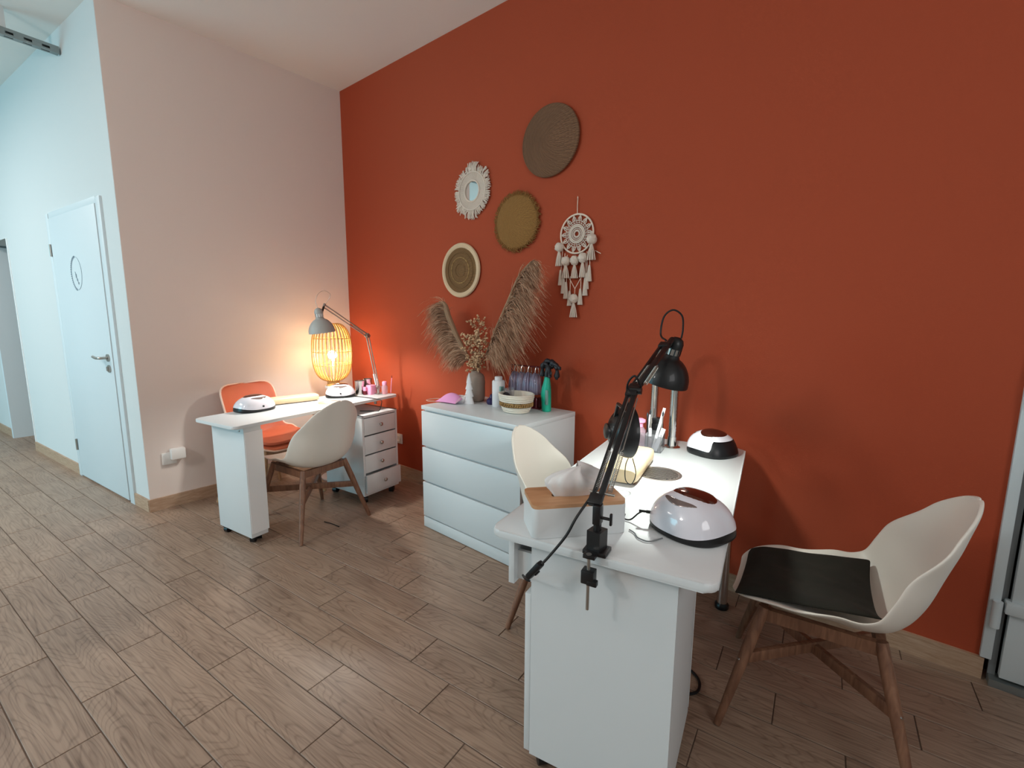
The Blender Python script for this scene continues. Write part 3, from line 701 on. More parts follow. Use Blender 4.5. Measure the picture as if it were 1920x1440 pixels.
cb = MB()
for pts in ([(-.09, -.006, -.07), (-.098, -.008, -.19)], [(.085, -.006, -.07), (.09, -.008, -.175)], [(-.075, -.006, -.1), (-.078, -.008, -.23)], [(.07, -.006, -.1), (.073, -.008, -.215)], [(-.06, -.006, -.11), (-.06, -.008, -.26)], [(.06, -.006, -.11), (.066, -.008, -.24)], [(-.034, -.008, -.23), (-.034, -.008, -.31)], [(.036, -.008, -.23), (.036, -.008, -.30)], [(-.045, -.012, -.23), (0, -.012, -.30), (0, -.012, -.33)], [(.045, -.012, -.23), (0, -.012, -.30)], [(.12, -.006, -.10), (.155, -.008, -.118)]):
    cb.tube(pts, .0022, 5)
cb.build('cords', 'creamcord', t)

# ------------------------------------------------------------------ on the chest (top at z = .78)
CZ = .78
t = thing('vase', 'taupe ceramic bottle vase holding pampas plumes', 'vase', (1.715, -.185, CZ))
MB().lathe([(0, 0), (.048, 0), (.055, .006), (.059, .03), (.060, .125), (.057, .155), (.048, .172), (.031, .182), (.027, .188), (.028, .196), (.022, .196), (.021, .175), (0, .17)], 32).build('body', 'vase', t)

def plume(name, label, stem_pts, p0, lens, seed, side, dens=1500, droop=.9, r0=.02):
    t = thing(name, label, 'dried plant', stem_pts[0])
    o0 = Vector(stem_pts[0]); P = smooth_path([Vector(p)-o0 for p in stem_pts], 10); n = len(P)
    MB().tube(P, [.003*(1-.6*i/n) for i in range(n)], 6).build('stem', 'pampas2', t)
    q = random.Random(seed); core = MB(); i0 = int(n*p0)
    core.tube(P[i0:], [max(.0015, r0*sin(pi*min(1, (k+.6)/(n-i0)*.95))**.7) for k in range(n-i0)], 8).build('plume_core', 'pampas2', t)
    g = MB(); bm = g.bm
    for k in range(dens):
        f = q.random()**1.05; idx = i0+f*(n-1-i0); i = min(int(idx), n-2); p = P[i].lerp(P[i+1], idx-i); d = (P[i+1]-P[i]).normalized()
        L_ = lens(f)*(q.uniform(.6, 1.1) if q.random() < .93 else q.uniform(1.2, 1.5))
        a = q.uniform(0, 2*pi); u = d.orthogonal().normalized(); v = d.cross(u); out = (u*cos(a)+v*sin(a))
        out = (out*q.uniform(.1, .55)+Vector(side)*q.uniform(.3, 1.2)).normalized()
        dr = (d*(.9+.9*f)+out*.8).normalized(); pts = [p]; cur = Vector(p); ns = 5
        for s_ in range(ns):
            dr = (dr+Vector((0, 0, -1))*droop*.34+out*.06).normalized(); cur = cur+dr*(L_/ns); pts.append(cur.copy())
        w0 = q.uniform(.0016, .0030); sd = Vector((q.uniform(-1, 1), q.uniform(-1, 1), q.uniform(-.3, .3))).normalized()
        vs = []
        for m_, pp in enumerate(pts):
            ww = w0*(1-m_/ns*.75); vs.append((bm.verts.new(pp+sd*ww), bm.verts.new(pp-sd*ww)))
        for A, B in zip(vs, vs[1:]): bm.faces.new((A[0], A[1], B[1], B[0]))
    o = g.build('plume_hair', 'pampas', t, angle=None); o['kind'] = 'stuff'
    return t
plume('pampas_stem', 'bushy drooping pampas plume leaning left in the vase', [(1.707, -.185, CZ+.02), (1.702, -.19, CZ+.20), (1.665, -.20, 1.06), (1.575, -.205, 1.18), (1.50, -.21, 1.31), (1.465, -.21, 1.39), (1.42, -.215, 1.405)], .28, lambda f: .19*sin(pi*(.30+.60*f)), 11, (-1.0, -.1, .15), 4200, 1.25, .018)
plume('pampas_stem', 'tall feathery pampas plume leaning right in the vase', [(1.722, -.185, CZ+.02), (1.732, -.19, CZ+.20), (1.82, -.20, 1.09), (1.90, -.205, 1.23), (2.00, -.205, 1.40), (2.08, -.205, 1.54), (2.165, -.205, 1.62)], .30, lambda f: .215*sin(pi*(.34+.60*f))+.02, 12, (1.0, -.1, .15), 4200, 1.1, .012)
# sprays of small dried flowers
q = random.Random(9)
for n_, (tx, tz, lab) in enumerate(((1.765, 1.285, 'tallest spray of small beige dried flowers in the vase'), (1.70, 1.19, 'short dried flower spray beside the left pampas plume'), (1.80, 1.17, 'dried flower spray in front of the right pampas plume'))):
    t = thing('dried_flower_spray', lab, 'dried plant', (1.715, -.185, CZ+.05), 0, 'dried flower sprays in the vase')
    top = Vector((tx-1.715, -.02-.015*n_, tz-CZ-.05)); P = smooth_path([(0, 0, 0), (0, 0, .13), top*.6+Vector((.01, 0, .02)), top], 6)
    st = MB().tube(P, .0014, 5); fl = MB()
    for k in range(70):
        i = q.randint(len(P)//2-2, len(P)-1); b = P[i]; e = b+Vector((q.uniform(-.055, .055), q.uniform(-.05, .035), q.uniform(-.005, .05)))
        st.tube([b, (b+e)/2+Vector((0, 0, .004)), e], .0007, 4)
        for m_ in range(q.randint(2, 4)):
            c = e+Vector((q.uniform(-.008, .008), q.uniform(-.008, .008), q.uniform(-.008, .008)))
            r = bmesh.ops.create_icosphere(fl.bm, subdivisions=1, radius=q.uniform(.0045, .0085)); 
            bmesh.ops.scale(fl.bm, vec=(1, q.uniform(.5, 1), q.uniform(.6, 1.1)), verts=r['verts']); bmesh.ops.translate(fl.bm, vec=c, verts=r['verts'])
    st.build('stems', 'pampas2', t)['kind'] = 'stuff'
    fl.build('florets', 'petal', t)['kind'] = 'stuff'

t = thing('tree_figurine', 'white stylised fir tree figurine in front of the vase', 'figurine', (1.752, -.283, CZ), R(20))
tiers = MB()
for z0, r0, z1, r1 in ((0, .034, .072, .012), (.045, .030, .115, .010), (.09, .025, .150, .007), (.128, .018, .197, .0)):
    a = []; n8 = 12
    prof = [(0, z0+.006), (r0, z0), (r0*.97, z0+.004), (r1, z1)] + ([(0, z1)] if r1 > 0 else [])
    tiers.lathe(prof, n8, sx=1.0, sy=.62)
tiers.build('tree', 'paper', t, angle=20)
t = thing('trinket_dish', 'small white scalloped dish left of the fir tree figurine', 'dish', (1.680, -.285, CZ))
MB().lathe([(0, 0), (.036, 0), (.042, .010), (.046, .028), (.040, .040), (.036, .030), (0, .012)], 24, sx=1.1, sy=.8).build('dish', 'paper', t)

# pink face mask, crumpled on the chest's back left corner
t = thing('face_mask', 'pink pleated face mask lying at the left end of the chest', 'mask', (1.63, -.33, CZ), R(8))
rows = []
for i in range(13):
    r_ = []
    for j in range(17):
        u, v = i/12, j/16
        x = -.085+.17*v; y = -.055+.11*u
        z = .006+.045*sin(pi*u)*sin(pi*min(1, v*1.0))**.7+.004*abs(((u*5) % 1)-.5)*sin(pi*v)+.02*v*sin(pi*u)
        r_.append((x+.01*sin(4*u), y*(1-.25*sin(pi*v)*0), z))
    rows.append(r_)
o = MB().grid(rows).build('mask_body', 'pink', t, angle=60); solid(o, .0015, 1)
MB().tube(smooth_path([(-.085, -.05, .006), (-.13, -.06, .004), (-.165, -.03, .004), (-.15, .03, .004), (-.09, .05, .006)], 6), .0018, 6).tube(smooth_path([(.082, -.05, .01), (.11, -.03, .045), (.115, .02, .055), (.082, .05, .012)], 6), .0018, 6).build('ear_loop', 'cotton', t)

t = thing('powder_bottle', 'tall white plastic bottle with narrow white cap', 'bottle', (1.943, -.225, CZ))
MB().lathe([(0, 0), (.036, 0), (.0385, .004), (.0385, .150), (.034, .158), (.0, .158)], 28).build('body', 'paper', t)
MB().lathe([(0, .158), (.022, .158), (.023, .162), (.023, .178), (.020, .181), (0, .181)], 24).build('cap', 'paper', t)
MB().box((.034, -.012, .098), (.012, .030, .055), bev=.003).build('label_print', 'label', t)
t = thing('polish_jar', 'small dark purple glass jar with pointed lid', 'jar', (1.868, -.205, CZ))
MB().lathe([(0, 0), (.026, 0), (.032, .010), (.030, .028), (.016, .040), (0, .04)], 16).build('body', 'purple', t)
MB().lathe([(0, .04), (.014, .04), (.010, .056), (0, .066)], 12).build('lid', 'purple', t)

# white rope basket with jute band, small things in it
bk = thing('rope_basket', 'white rope basket with a braided jute band', 'basket', (2.128, -.285, CZ), R(-12))
prof = []
def brad(z): return .074+.030*min(1, z/.085)**.7
for k in range(9):
    z = .004+k*.0115; r = brad(z); prof += [(r-.001, z), (r+.003, z+.0035), (r+.003, z+.008), (r-.001, z+.0113)]
zt = prof[-1][1]
low = [p for p in prof if p[1] <= .038]; mid_ = [p for p in prof if .036 <= p[1] <= .064]; hi = [p for p in prof if p[1] >= .062]
MB().lathe([(0, .001), (.068, .001)]+low, 40, sx=1.05, sy=.9).build('basket_base', 'rope', bk)
MB().lathe([(p[0]+.001, p[1]) for p in mid_], 40, sx=1.05, sy=.9).build('jute_band', 'jute', bk)
MB().lathe(hi+[(brad(.1)-.006, zt), (brad(.06)-.008, .05), (0, .045)], 40, sx=1.05, sy=.9).build('basket_rim', 'rope', bk)
br = MB()
for k in range(44):
    a = 2*pi*k/44; r = brad(.05)+.003
    br.tube([(r*1.05*cos(a), r*.9*sin(a), .040), (r*1.05*cos(a+.10), r*.9*sin(a+.10), .062)], .0035, 5)
br.build('braid', 'jute', bk)['kind'] = 'stuff'
t = thing('sunglasses_case', 'black soft pouch lying in the rope basket', 'pouch', (2.075, -.305, CZ+.085), R(-30), rot=(R(12), R(20), R(-30)))
MB().lathe([(0, -.014), (.03, -.012), (.042, 0), (.03, .012), (0, .014)], 24, sx=1.0, sy=.55).build('pouch', 'glove', t)
t = thing('clear_cup', 'clear glass with colourful tips in the rope basket', 'glass', (2.062, -.262, CZ+.052))
MB().lathe([(0, 0), (.024, 0), (.028, .075), (.026, .075), (.022, .004), (0, .004)], 20).build('glass', 'clear', t)
MB().lathe([(0, .002), (.020, .002), (.022, .03), (0, .034)], 16).build('filling', 'maroon', t)
t = thing('spray_nozzle_cap', 'black rounded cap lying at the front of the rope basket', 'cap', (2.115, -.325, CZ+.078))
MB().lathe([(0, 0), (.017, 0), (.018, .010), (.012, .018), (0, .02)], 18).build('cap', 'black', t)

# rack with rings of nail tips
t = thing('nail_tip_rack', 'metal display rack hung with rings of clear lilac nail tips', 'display rack', (2.075, -.12, CZ))
rk = MB().box((0, .0, .004), (.24, .07, .008), bev=.002)
for x in (-.115, .115): rk.tube([(x, .0, .006), (x, 0, .245)], .004, 8)
rk.tube([(-.125, 0, .245), (.125, 0, .245)], .004, 8).build('stand', 'maroon', t)
q = random.Random(4)
for i, (x, R_) in enumerate(((-.082, .028), (-.030, .032), (.022, .032), (.074, .030))):
    rg = MB().tube([(x+.004*cos(a), .0+R_*cos(a)*.4, .215+R_*sin(a)) for a in [2*pi*k/28 for k in range(28)]], .003, 6, closed=True).build('ring', 'chrome', t)
    for k in range(15):
        f = -1+2*k/14; bx = x+.036*f; y = -.020+.016*cos(f*2)*-1+q.uniform(-.006, .006)
        tp = MB().tube([(x+.020*f, y*.5, .213-.010*abs(f)), (x+.032*f, y, .17), (bx, y-.003, .115-.01*q.random()), (bx*1.0, y-.002, .085)], [.003, .006, .0075, .004], 6)
        tp.build('nail_tip', 'lilac', rg, angle=None)
bs = MB()
for k in range(16): bs.lathe([(0, 0), (.010, 0), (.011, .05), (.006, .062), (0, .064)], 10, (-.105+.014*k, -.025+.012*(k % 2), .008))
bs.build('polish_samples', 'maroon', t)['kind'] = 'stuff'

# teal spray bottle with black gloves over its trigger
t = thing('spray_bottle', 'teal spray bottle with black trigger head', 'bottle', (2.250, -.160, CZ), R(-20))
rows = []
for z, w_, dx in ((0, .026, 0), (.005, .031, 0), (.04, .032, -.002), (.09, .034, -.006), (.13, .031, -.004), (.165, .024, .001), (.190, .019, .003), (.200, .018, .003)):
    rows.append([(dx+w_*cos(a), .8*w_*sin(a), z) for a in [2*pi*k/24 for k in range(24)]])
MB().grid(rows, closed=True).cap(rows[0][::-1]).cap(rows[-1]).build('body', 'teal', t)
MB().box((.026, -.018, .085), (.022, .010, .085), bev=.004).build('label_print', 'label', t)
MB().lathe([(0, .20), (.017, .20), (.017, .225), (.013, .235), (.012, .25), (0, .25)], 16, (.003, 0, 0)).box((.012, 0, .262), (.075, .026, .030), bev=.008).box((.05, 0, .262), (.02, .012, .012), bev=.003).tube([(.028, 0, .25), (.040, 0, .225), (.034, 0, .20)], .005, 8).build('trigger_head', 'black', t)
t = thing('rubber_gloves', 'black rubber gloves draped over the teal spray bottle', 'gloves', (2.262, -.163, CZ+.275), R(-20))
g = MB()
for pts, r in (([(-.045, -.01, -.075), (-.042, -.012, -.03), (-.025, -.01, .004), (.01, 0, .014), (.045, .004, .0), (.075, .008, -.022)], .017), ([(.0, .015, .01), (.035, .018, .004), (.055, .02, -.035), (.05, .02, -.085)], .016), ([(-.01, -.018, .004), (.025, -.022, -.01), (.04, -.022, -.055), (.042, -.02, -.075)], .012), ([(.045, .0, .006), (.085, .004, -.008), (.105, .006, -.024)], .010)):
    P = smooth_path(pts, 5); g.tube(P, [r*(.8+.25*sin(i*1.1)) * (1 if i < len(P)-2 else .7) for i in range(len(P))], 10)
g.build('glove_fabric', 'glove', t)

# ------------------------------------------------------------------ UV nail lamps
def nail_lamp(name, label, loc, rz, w_=.215, d_=.20, hh=.105, dress=True, pa=pi):
    """opening towards local +X, cable socket at local -X"""
    t = thing(name, label, 'nail lamp', loc, rz, 'white dome nail lamps')
    def opening(a):
        a = (a+pi) % (2*pi)-pi
        return max(0.0, min(1.0, (R(62)-abs(a))/R(16)))
    def zb(a):
        o = opening(a); o = o*o*(3-2*o)
        return .016+.014*(.5+.5*cos(2*(a-pi/2)))*(1 if abs((a+pi) % (2*pi)-pi) > R(60) else .3)*.9+.050*o
    def P(a, e, k=1.0):
        """e 0 (rim) .. 1 (crown)"""
        z0 = zb(a); z = z0+(hh-z0)*sin(e*pi/2)**.95
        kk = (max(0, 1-(z/hh)**2.5))**(.5); ex = 2.6
        c, s_ = cos(a), sin(a)
        rx = d_/2*math.copysign(abs(c)**(2/ex), c); ry = w_/2*math.copysign(abs(s_)**(2/ex), s_)
        m_ = .30+.70*kk if e > 0 else 1
        f = kk
        sl = .012*(z/hh)
        return Vector(((rx*f*k)-sl, ry*f*k, z))
    A = [2*pi*k/72 for k in range(72)]
    rows = [[P(a, e) for a in A] for e in (0, .05, .12, .2, .3, .4, .5, .6, .7, .8, .88, .95, .985)]
    sh = MB().grid(rows, closed=True); sh.cap(rows[-1]); sh.build('housing', 'uvwhite', t, angle=None)
    # black base and inside, slightly inset
    def Q(a, z, k):
        kk = (max(0, 1-(z/hh)**2.5))**.5; c, s_ = cos(a), sin(a)
        return Vector((d_/2*math.copysign(abs(c)**(2/2.6), c)*kk*k-.012*(z/hh), w_/2*math.copysign(abs(s_)**(2/2.6), s_)*kk*k, z))
    rows = [[Q(a, z, k) for a in A] for z, k in ((0, .95), (.004, .985), (.012, .99), (.03, .985), (.05, .975), (.075, .95))]
    b = MB().grid(rows, closed=True).cap(rows[0][::-1]).cap(rows[-1]).build('base', 'black', t, angle=None)
    # raised rose gold control panel on the crown
    def topz(x, y, off):
        # height of housing at (x,y)
        best = None
        ra = (abs((x)/(d_/2))**2.6+abs(y/(w_/2))**2.6)**(1/2.6)
        kk = min(.999, ra); zz = hh*(1-kk**2)**(1/2.5); return zz+off
    def patch(cx, cy, ax, ay, off, nr=6, na=28, bend=0.0):
        rows = []
        for i in range(nr+1):
            r = i/nr; rows.append([((cx+ax*r*cos(a)+bend*(ay*r*sin(a))**2), cy+ay*r*sin(a), topz(cx+ax*r*cos(a)+bend*(ay*r*sin(a))**2+.010, cy+ay*r*sin(a), off if i < nr else -.0015)) for a in [2*pi*k/na for k in range(na)]])
        rows[0] = [Vector(rows[0][0])+Vector((1e-5*cos(2*pi*k/na), 1e-5*sin(2*pi*k/na), 0)) for k in range(na)]
        return MB().grid(rows, closed=True)
    patch(.002, .0, .050, .066, .003).build('control_panel', 'rose', t, angle=None)
    patch(-.071, .0, .008, .055, .0015, bend=6.0).build('display_window', 'smoke', t, angle=None)
    if dress:
        pr_ = Q(pa, .034, 1.0); pn = Vector((cos(pa), sin(pa), 0)); MB().tube([pr_-pn*.006, pr_+pn*.010], .005, 8).tube([pr_+pn*.010, pr_+pn*.03], .0038, 8).build('cable_plug', 'black', t)
    return t
TA, TB = .7207, .7407
n1 = nail_lamp('nail_lamp', 'white dome nail lamp nearest the viewer, rose gold panel on top', (3.375, -1.055, TB), R(72), .215, .205, .112, pa=R(128))
n2 = nail_lamp('nail_lamp', 'white dome nail lamp at the wall end of the near desk', (3.195, -.255, TB), R(-22), .20, .19, .10, dress=False)
n3 = nail_lamp('nail_lamp', 'white dome nail lamp at the outer end of the far desk beside the hall door', (.655, -1.105, TA), R(188), .235, .20, .098, dress=False)
n4 = nail_lamp('nail_lamp', 'white dome nail lamp in front of the bamboo lantern', (.610, -.480, TA), R(150), .215, .19, .098, dress=False)
for n_, (px_, pz_) in ((n3, (-.10, .034)), (n4, (-.095, .034))):
    MB().lathe([(0, 0), (.006, 0), (.006, .004), (0, .004)], 12, (px_-.001, 0, pz_), Matrix.Rotation(R(-90), 4, 'Y')).build('power_port', 'black', n_)
# its cables
cm_ = n1.matrix_world
def cable(name, label, pts, r=.0022, m='cord', n=8):
    o = MB().tube(smooth_path(pts, n), r, 8).build(name, m); return tag(o, label, 'cable')
pw = R(72+128); plug = Vector((3.375+cos(pw)*.130, -1.055+sin(pw)*.130, TB+.034))
cable('cable', 'thin black cable running from tissue box to the nearest nail lamp', [plug, plug+Vector((-.014, -.006, -.010)), plug+Vector((-.030, -.020, -.028)), plug+Vector((-.050, -.020, -.0310)), plug+Vector((-.062, .010, -.0310))])
cable('cable', 'thin grey cable lying on the near desk under the nearest nail lamp', [(3.245, -1.175, TB+.0025), (3.265, -1.185, TB+.0025), (3.285, -1.205, TB+.0025), (3.315, -1.205, TB+.0025), (3.335, -1.165, TB+.0025)], .0018, 'seal')
cable('cable', 'black cable hanging from the far desk onto the small drawer cabinet', [(.70, -.42, TA+.0025), (.80, -.40, TA+.0025), (.90, -.385, TA+.0025), (.957, -.37, TA-.004), (.962, -.372, .69), (.94, -.38, .64), (.90, -.42, .6385), (.84, -.47, .6385)], .0028)

# ------------------------------------------------------------------ arm rest cushions
def arm_rest(name, label, loc, rz, L_, W_, Hh):
    t = thing(name, label, 'arm rest', loc, rz)
    rows = []
    for i in range(13):
        u = -1+2*i/12; r_ = []
        e = (1-abs(u)**8)**.5
        for k in range(24):
            a = 2*pi*k/24; c, s_ = cos(a), sin(a)
            r_.append((u*L_/2, W_/2*math.copysign(abs(c)**.45, c)*(.93+.07*e), Hh/2+Hh/2*math.copysign(abs(s_)**.5, s_)*(.86+.14*e)))
        rows.append(r_)
    MB().grid(rows, closed=True).cap(rows[0][::-1]).cap(rows[-1]).build('cushion', 'cushion', t, angle=50)
    MB().box((0, 0, .0), (L_*.94, W_*.9, .003)).build('base_mat', 'smoke', t)
    return t
arm_rest('arm_rest', 'cream leatherette arm rest on the far desk between two nail lamps', (.588, -.825, TA+.0015), R(82), .32, .10, .045)
arm_rest('arm_rest', 'cream leatherette arm rest on the near desk beside the round vent', (3.02, -.70, TB+.0015), R(102), .33, .13, .055)

# ------------------------------------------------------------------ tissue box
t = thing('tissue_box', 'white tissue box with oak lid on the near desk', 'tissue box', (3.108, -1.247, TB), R(49))
bw, bd, bh_ = .262, .135, .092
MB().prism(rrect(bw, bd, .018), 0, bh_-.010, bev=.002).build('box', 'white', t)
def lid():
    g = MB(); outer = rrect(bw-.002, bd-.002, .017, 5); n = len(outer)
    inner = [(.068*cos(math.atan2(y, x)*1.0), .020*sin(math.atan2(y, x))) for x, y in outer]
    bm = g.bm; V = lambda pts, z: [bm.verts.new((x, y, z)) for x, y in pts]
    ot, it, ob, ib = V(outer, bh_), V(inner, bh_), V(outer, bh_-.010), V(inner, bh_-.010)
    for i in range(n):
        j = (i+1) % n
        bm.faces.new((ot[i], ot[j], it[j], it[i])); bm.faces.new((it[i], it[j], ib[j], ib[i])); bm.faces.new((ot[j], ot[i], ob[i], ob[j]))
    return g
lid().build('lid', 'oaklid', t)
MB().box((0, 0, bh_-.0115), (.15, .05, .002)).build('slot_shade', 'dark', t)  # dark sheet standing in for the shade inside the slot
ts = thing('tissue', 'white paper tissue pulled up out of the tissue box', 'tissue', (3.108, -1.247, TB+bh_-.004), R(49))
rows = []; q = random.Random(2)
for i in range(15):
    u = i/14; r_ = []
    for k in range(48):
        a = 2*pi*k/48; base_x, base_y = .056*cos(a), .014*sin(a)
        fl = sin(pi*min(1, u*.93)); k1 = 1+.55*fl-(u**3)*1.15
        fold = 1+.13*sin(5*a+2*u)*u+.12*sin(9*a+4*u)*fl
        topz = .082*(u**.8)*(1+.14*sin(2*a+.6)+.08*sin(3*a+1))
        r_.append((base_x*k1*fold+.012*u, (base_y*(1+1.6*fl))*fold, topz))
    rows.append(r_)
g = MB().grid(rows, closed=True); g.cap(rows[-1])
g.build('sheet', 'tissue', ts, angle=None)

# ------------------------------------------------------------------ floor cable and lamp cords are built with their lamps
def rod(mb, a, b, r, seg=8): mb.tube([a, b], r, seg)
def shade_mb(hh, r, seg=36):
    """bell shade, apex at origin, opens towards -Z"""
    pr = [(.022, 0), (.026, -.006), (.030, -.014)]
    for k in range(1, 13):
        f = k/12; pr.append((.030+(r-.030)*sin(f*pi/2)**.85, -.014-(hh-.014)*(1-cos(f*pi/2))**.9 if False else -.014-(hh-.014)*f**1.25))
    pr2 = [(max(.001, a-.0018), b) for a, b in pr[::-1]]
    return MB().lathe(pr+pr2, seg)
def head(parent, apex, axis, m, sr=.085, sh=.095, bulb='bulbcool', cap_l=.062, vents=True, cap=True):
    """axis points from the socket cap towards the light opening"""
    mt = align(-Vector(axis)); apex = Vector(apex)
    g = shade_mb(sh, sr); g.bm.transform(Matrix.Translation(apex) @ mt); s_ = g.build('shade', m, parent, angle=60)
    if cap:
        g = MB().lathe([(0, cap_l+.002), (.012, cap_l), (.022, cap_l-.008), (.027, cap_l-.022), (.027, .022), (.0, .022)], 24); g.bm.transform(Matrix.Translation(apex) @ mt); g.build('lamp_socket_cap', m, parent, angle=50)
        g = MB().lathe([(.0, 0), (.0235, 0), (.0235, .024), (0, .024)], 20); g.bm.transform(Matrix.Translation(apex) @ mt); g.build('vent_collar', 'shadein' if vents == 'lit' else 'steel', parent)  # 'lit': white collar colour stands for bulb light leaking through the vents
        g = MB()
        for k in range(10):
            a = 2*pi*k/10; g.box((.0245*cos(a), .0245*sin(a), .012), (.003, .0035, .026), mtx=None, rz=0)
        g.bm.transform(Matrix.Translation(apex) @ mt); g.build('vent_ribs', m, parent, smooth=False)
    g = MB(); bmesh.ops.create_uvsphere(g.bm, u_segments=16, v_segments=10, radius=.024); bmesh.ops.translate(g.bm, vec=(0, 0, -.045), verts=g.bm.verts); g.lathe([(0, -.022), (.013, -.022), (.013, .0), (0, 0)], 12)
    g.bm.transform(Matrix.Translation(apex) @ mt); g.build('bulb', bulb, parent)
    return apex-Vector((mt @ Vector((0, 0, 1))).xyz)*0

# lamp B (black, near desk)
lb = thing('arm_desk_lamp', 'black two-headed spring arm lamp clamped to the near desk', 'lamp', (0, 0, 0))
KB = bl(.303, .016)  # clamp point on the near edge
kx, ky = KB.x, KB.y
A0 = Vector((kx, ky, .865)); A1 = Vector((3.176, -1.02, 1.105)); A2 = Vector((3.168, -.76, 1.232))
g = MB()
g.prism([(-.018, -.020), (.018, -.020), (.018, .020), (-.018, .020)], .0, .052, c=(kx, ky, .7495)).box((kx, ky+.002, .7465), (.060, .050, .011), rz=BR, bev=.002)
g.box((kx, ky-.030, .7465), (.030, .030, .010), rz=BR, bev=.001).box((kx+.0, ky-.036, .694), (.032, .028, .034), rz=BR, bev=.002).box((kx+.012, ky-.040, .682), (.026, .016, .014), rz=BR, bev=.002)
g.tube([(kx, ky, .80), (kx, ky, .828)], .010, 12)
g.build('clamp', 'blackm', lb)
MB().tube([(kx, ky-.038, .605), (kx, ky-.038, .748)], .0042, 10).tube([(kx, ky-.038, .740), (kx, ky-.038, .752)], .007, 14).build('clamp_screw', 'steel', lb)
MB().box((kx, ky, .842), (.020, .028, .050), rz=BR, bev=.003).tube([(kx+.010, ky, .835), (kx+.030, ky+.004, .835)], .004, 8).box((kx+.034, ky+.004, .835), (.006, .010, .030), rz=BR, bev=.002).build('pivot', 'blackm', lb)
def arm_pair(parent, a, b, m, w_=.011, r=.0045, sep=.012, n_='arm'):
    a, b = Vector(a), Vector(b); d = (b-a).normalized(); side = d.cross(Vector((0, 0, 1))).normalized(); upv = side.cross(d).normalized()
    g = MB()
    for s in (-1, 1):
        for v in (-1, 1):
            rod(g, a+side*w_*s+upv*sep*v, b+side*w_*s+upv*sep*v, r*.62, 6)
    for k in (0.02, .98):
        p = a.lerp(b, k); g.tube([p-side*(w_+.006), p+side*(w_+.006)], .007, 10)
    for k in (.06, .94):
        p = a.lerp(b, k)
        for s in (-1, 1): g.box(p+side*s*w_, (.004, .034, .034), mtx=align(d).to_3x3().to_4x4() if False else None)
    g.build(n_, m, parent, smooth=True)
    return d, side, upv
def plate_arm(parent, a, b, m, name='arm'):
    """square tube arm"""
    a, b = Vector(a), Vector(b); d = b-a; g = MB().box((0, 0, d.length/2), (.014, .014, d.length), bev=.002)
    g.box((.020, 0, d.length/2), (.008, .012, d.length*.96), bev=.001)
    g.box((.010, 0, .012), (.034, .018, .03), bev=.003).box((.010, 0, d.length-.012), (.034, .018, .03), bev=.003)
    mt = align(d); g.bm.transform(Matrix.Translation(a) @ mt); return g.build(name, m, parent), mt, d
def spring(parent, a, b, r=.0055, turns=26, m='steel', name='spring'):
    a, b = Vector(a), Vector(b); d = b-a; mt = align(d); n = turns*8
    pts = [(r*cos(2*pi*turns*k/n), r*sin(2*pi*turns*k/n), d.length*(.08+.84*k/n)) for k in range(n+1)]
    g = MB().tube([(0, 0, 0)]+pts+[(0, 0, d.length)], .0011, 5); g.bm.transform(Matrix.Translation(a) @ mt); return g.build(name, m, parent)
plate_arm(lb, A0, A1, 'blackm', 'lower_arm'); plate_arm(lb, A1, A2, 'blackm', 'upper_arm')
dv = (A1-A0).normalized(); sd = dv.cross(Vector((0, 0, 1))).normalized()
for s in (-1, 1):
    spring(lb, A0+dv*.03+sd*.018*s, A0+dv*.18+sd*.017*s); 
    MB().tube([A0+dv*.18+sd*.017*s, A1-dv*.03+sd*.012*s], .0016, 6).build('tension_rod', 'steel', lb)
MB().tube([A0+dv*.035-sd*.032, A0+dv*.035+sd*.032], .0035, 8).build('spring_pin', 'steel', lb)
d2v = (A2-A1).normalized(); sd2 = d2v.cross(Vector((0, 0, 1))).normalized()
for s in (-1, 1): spring(lb, A1+d2v*.03+sd2*.014*s, A1+d2v*.15+sd2*.013*s, turns=18)
MB().tube([A1-sd*.017, A1+sd*.017], .011, 14).build('elbow', 'blackm', lb)
hx = Vector((.058, -.02, .20)).normalized()
apx = Vector((3.158, -.69, 1.192)); ax = Vector((-.26, .02, -.96)).normalized()
head(lb, apx, ax, 'blackm', .085, .105)
MB().tube([A2, A2+Vector((.0, .03, .015)), apx-ax*.03+Vector((-.012, -.03, 0))], .009, 10).build('head_joint', 'blackm', lb)
capt = apx-ax*.062
MB().tube(smooth_path([capt+Vector((.012, 0, -.002)), capt+Vector((.016, .0, .03)), capt+Vector((.012, -.005, .075)), capt+Vector((-.018, -.012, .095)), capt+Vector((-.046, -.02, .07)), capt+Vector((-.050, -.03, .01)), A2+Vector((-.01, .005, .012))], 8), .0032, 8).build('power_cord', 'cord', lb)
# second head looking sideways, half way up the lower arm
apx2 = Vector((3.048, -.955, .948)); ax2 = Vector((.70, .74, -.06)).normalized()
head(lb, apx2, ax2, 'blackm', .088, .082, bulb='shadein', cap=False)
g = MB().lathe([(0, .004), (.018, .003), (.026, 0), (.026, -.006), (0, -.006)], 24); g.bm.transform(Matrix.Translation(apx2) @ align(-ax2)); g.build('shade_back', 'blackm', lb)
MB().tube([apx2+ax2*.03+Vector((.0, 0, .05)), apx2+Vector((.05, -.02, .10)), A0.lerp(A1, .78)], .006, 8).build('head_joint', 'blackm', lb)
e2 = apx2+ax2*.085
MB().tube(smooth_path([e2+Vector((0, 0, -.085)), e2+Vector((-.012, 0, -.12)), e2+Vector((-.01, 0, -.17)), e2+Vector((.012, 0, -.18)), e2+Vector((.026, 0, -.14)), e2+Vector((.012, 0, -.09))], 7), .0016, 6).build('cord_loop', 'cord', lb)
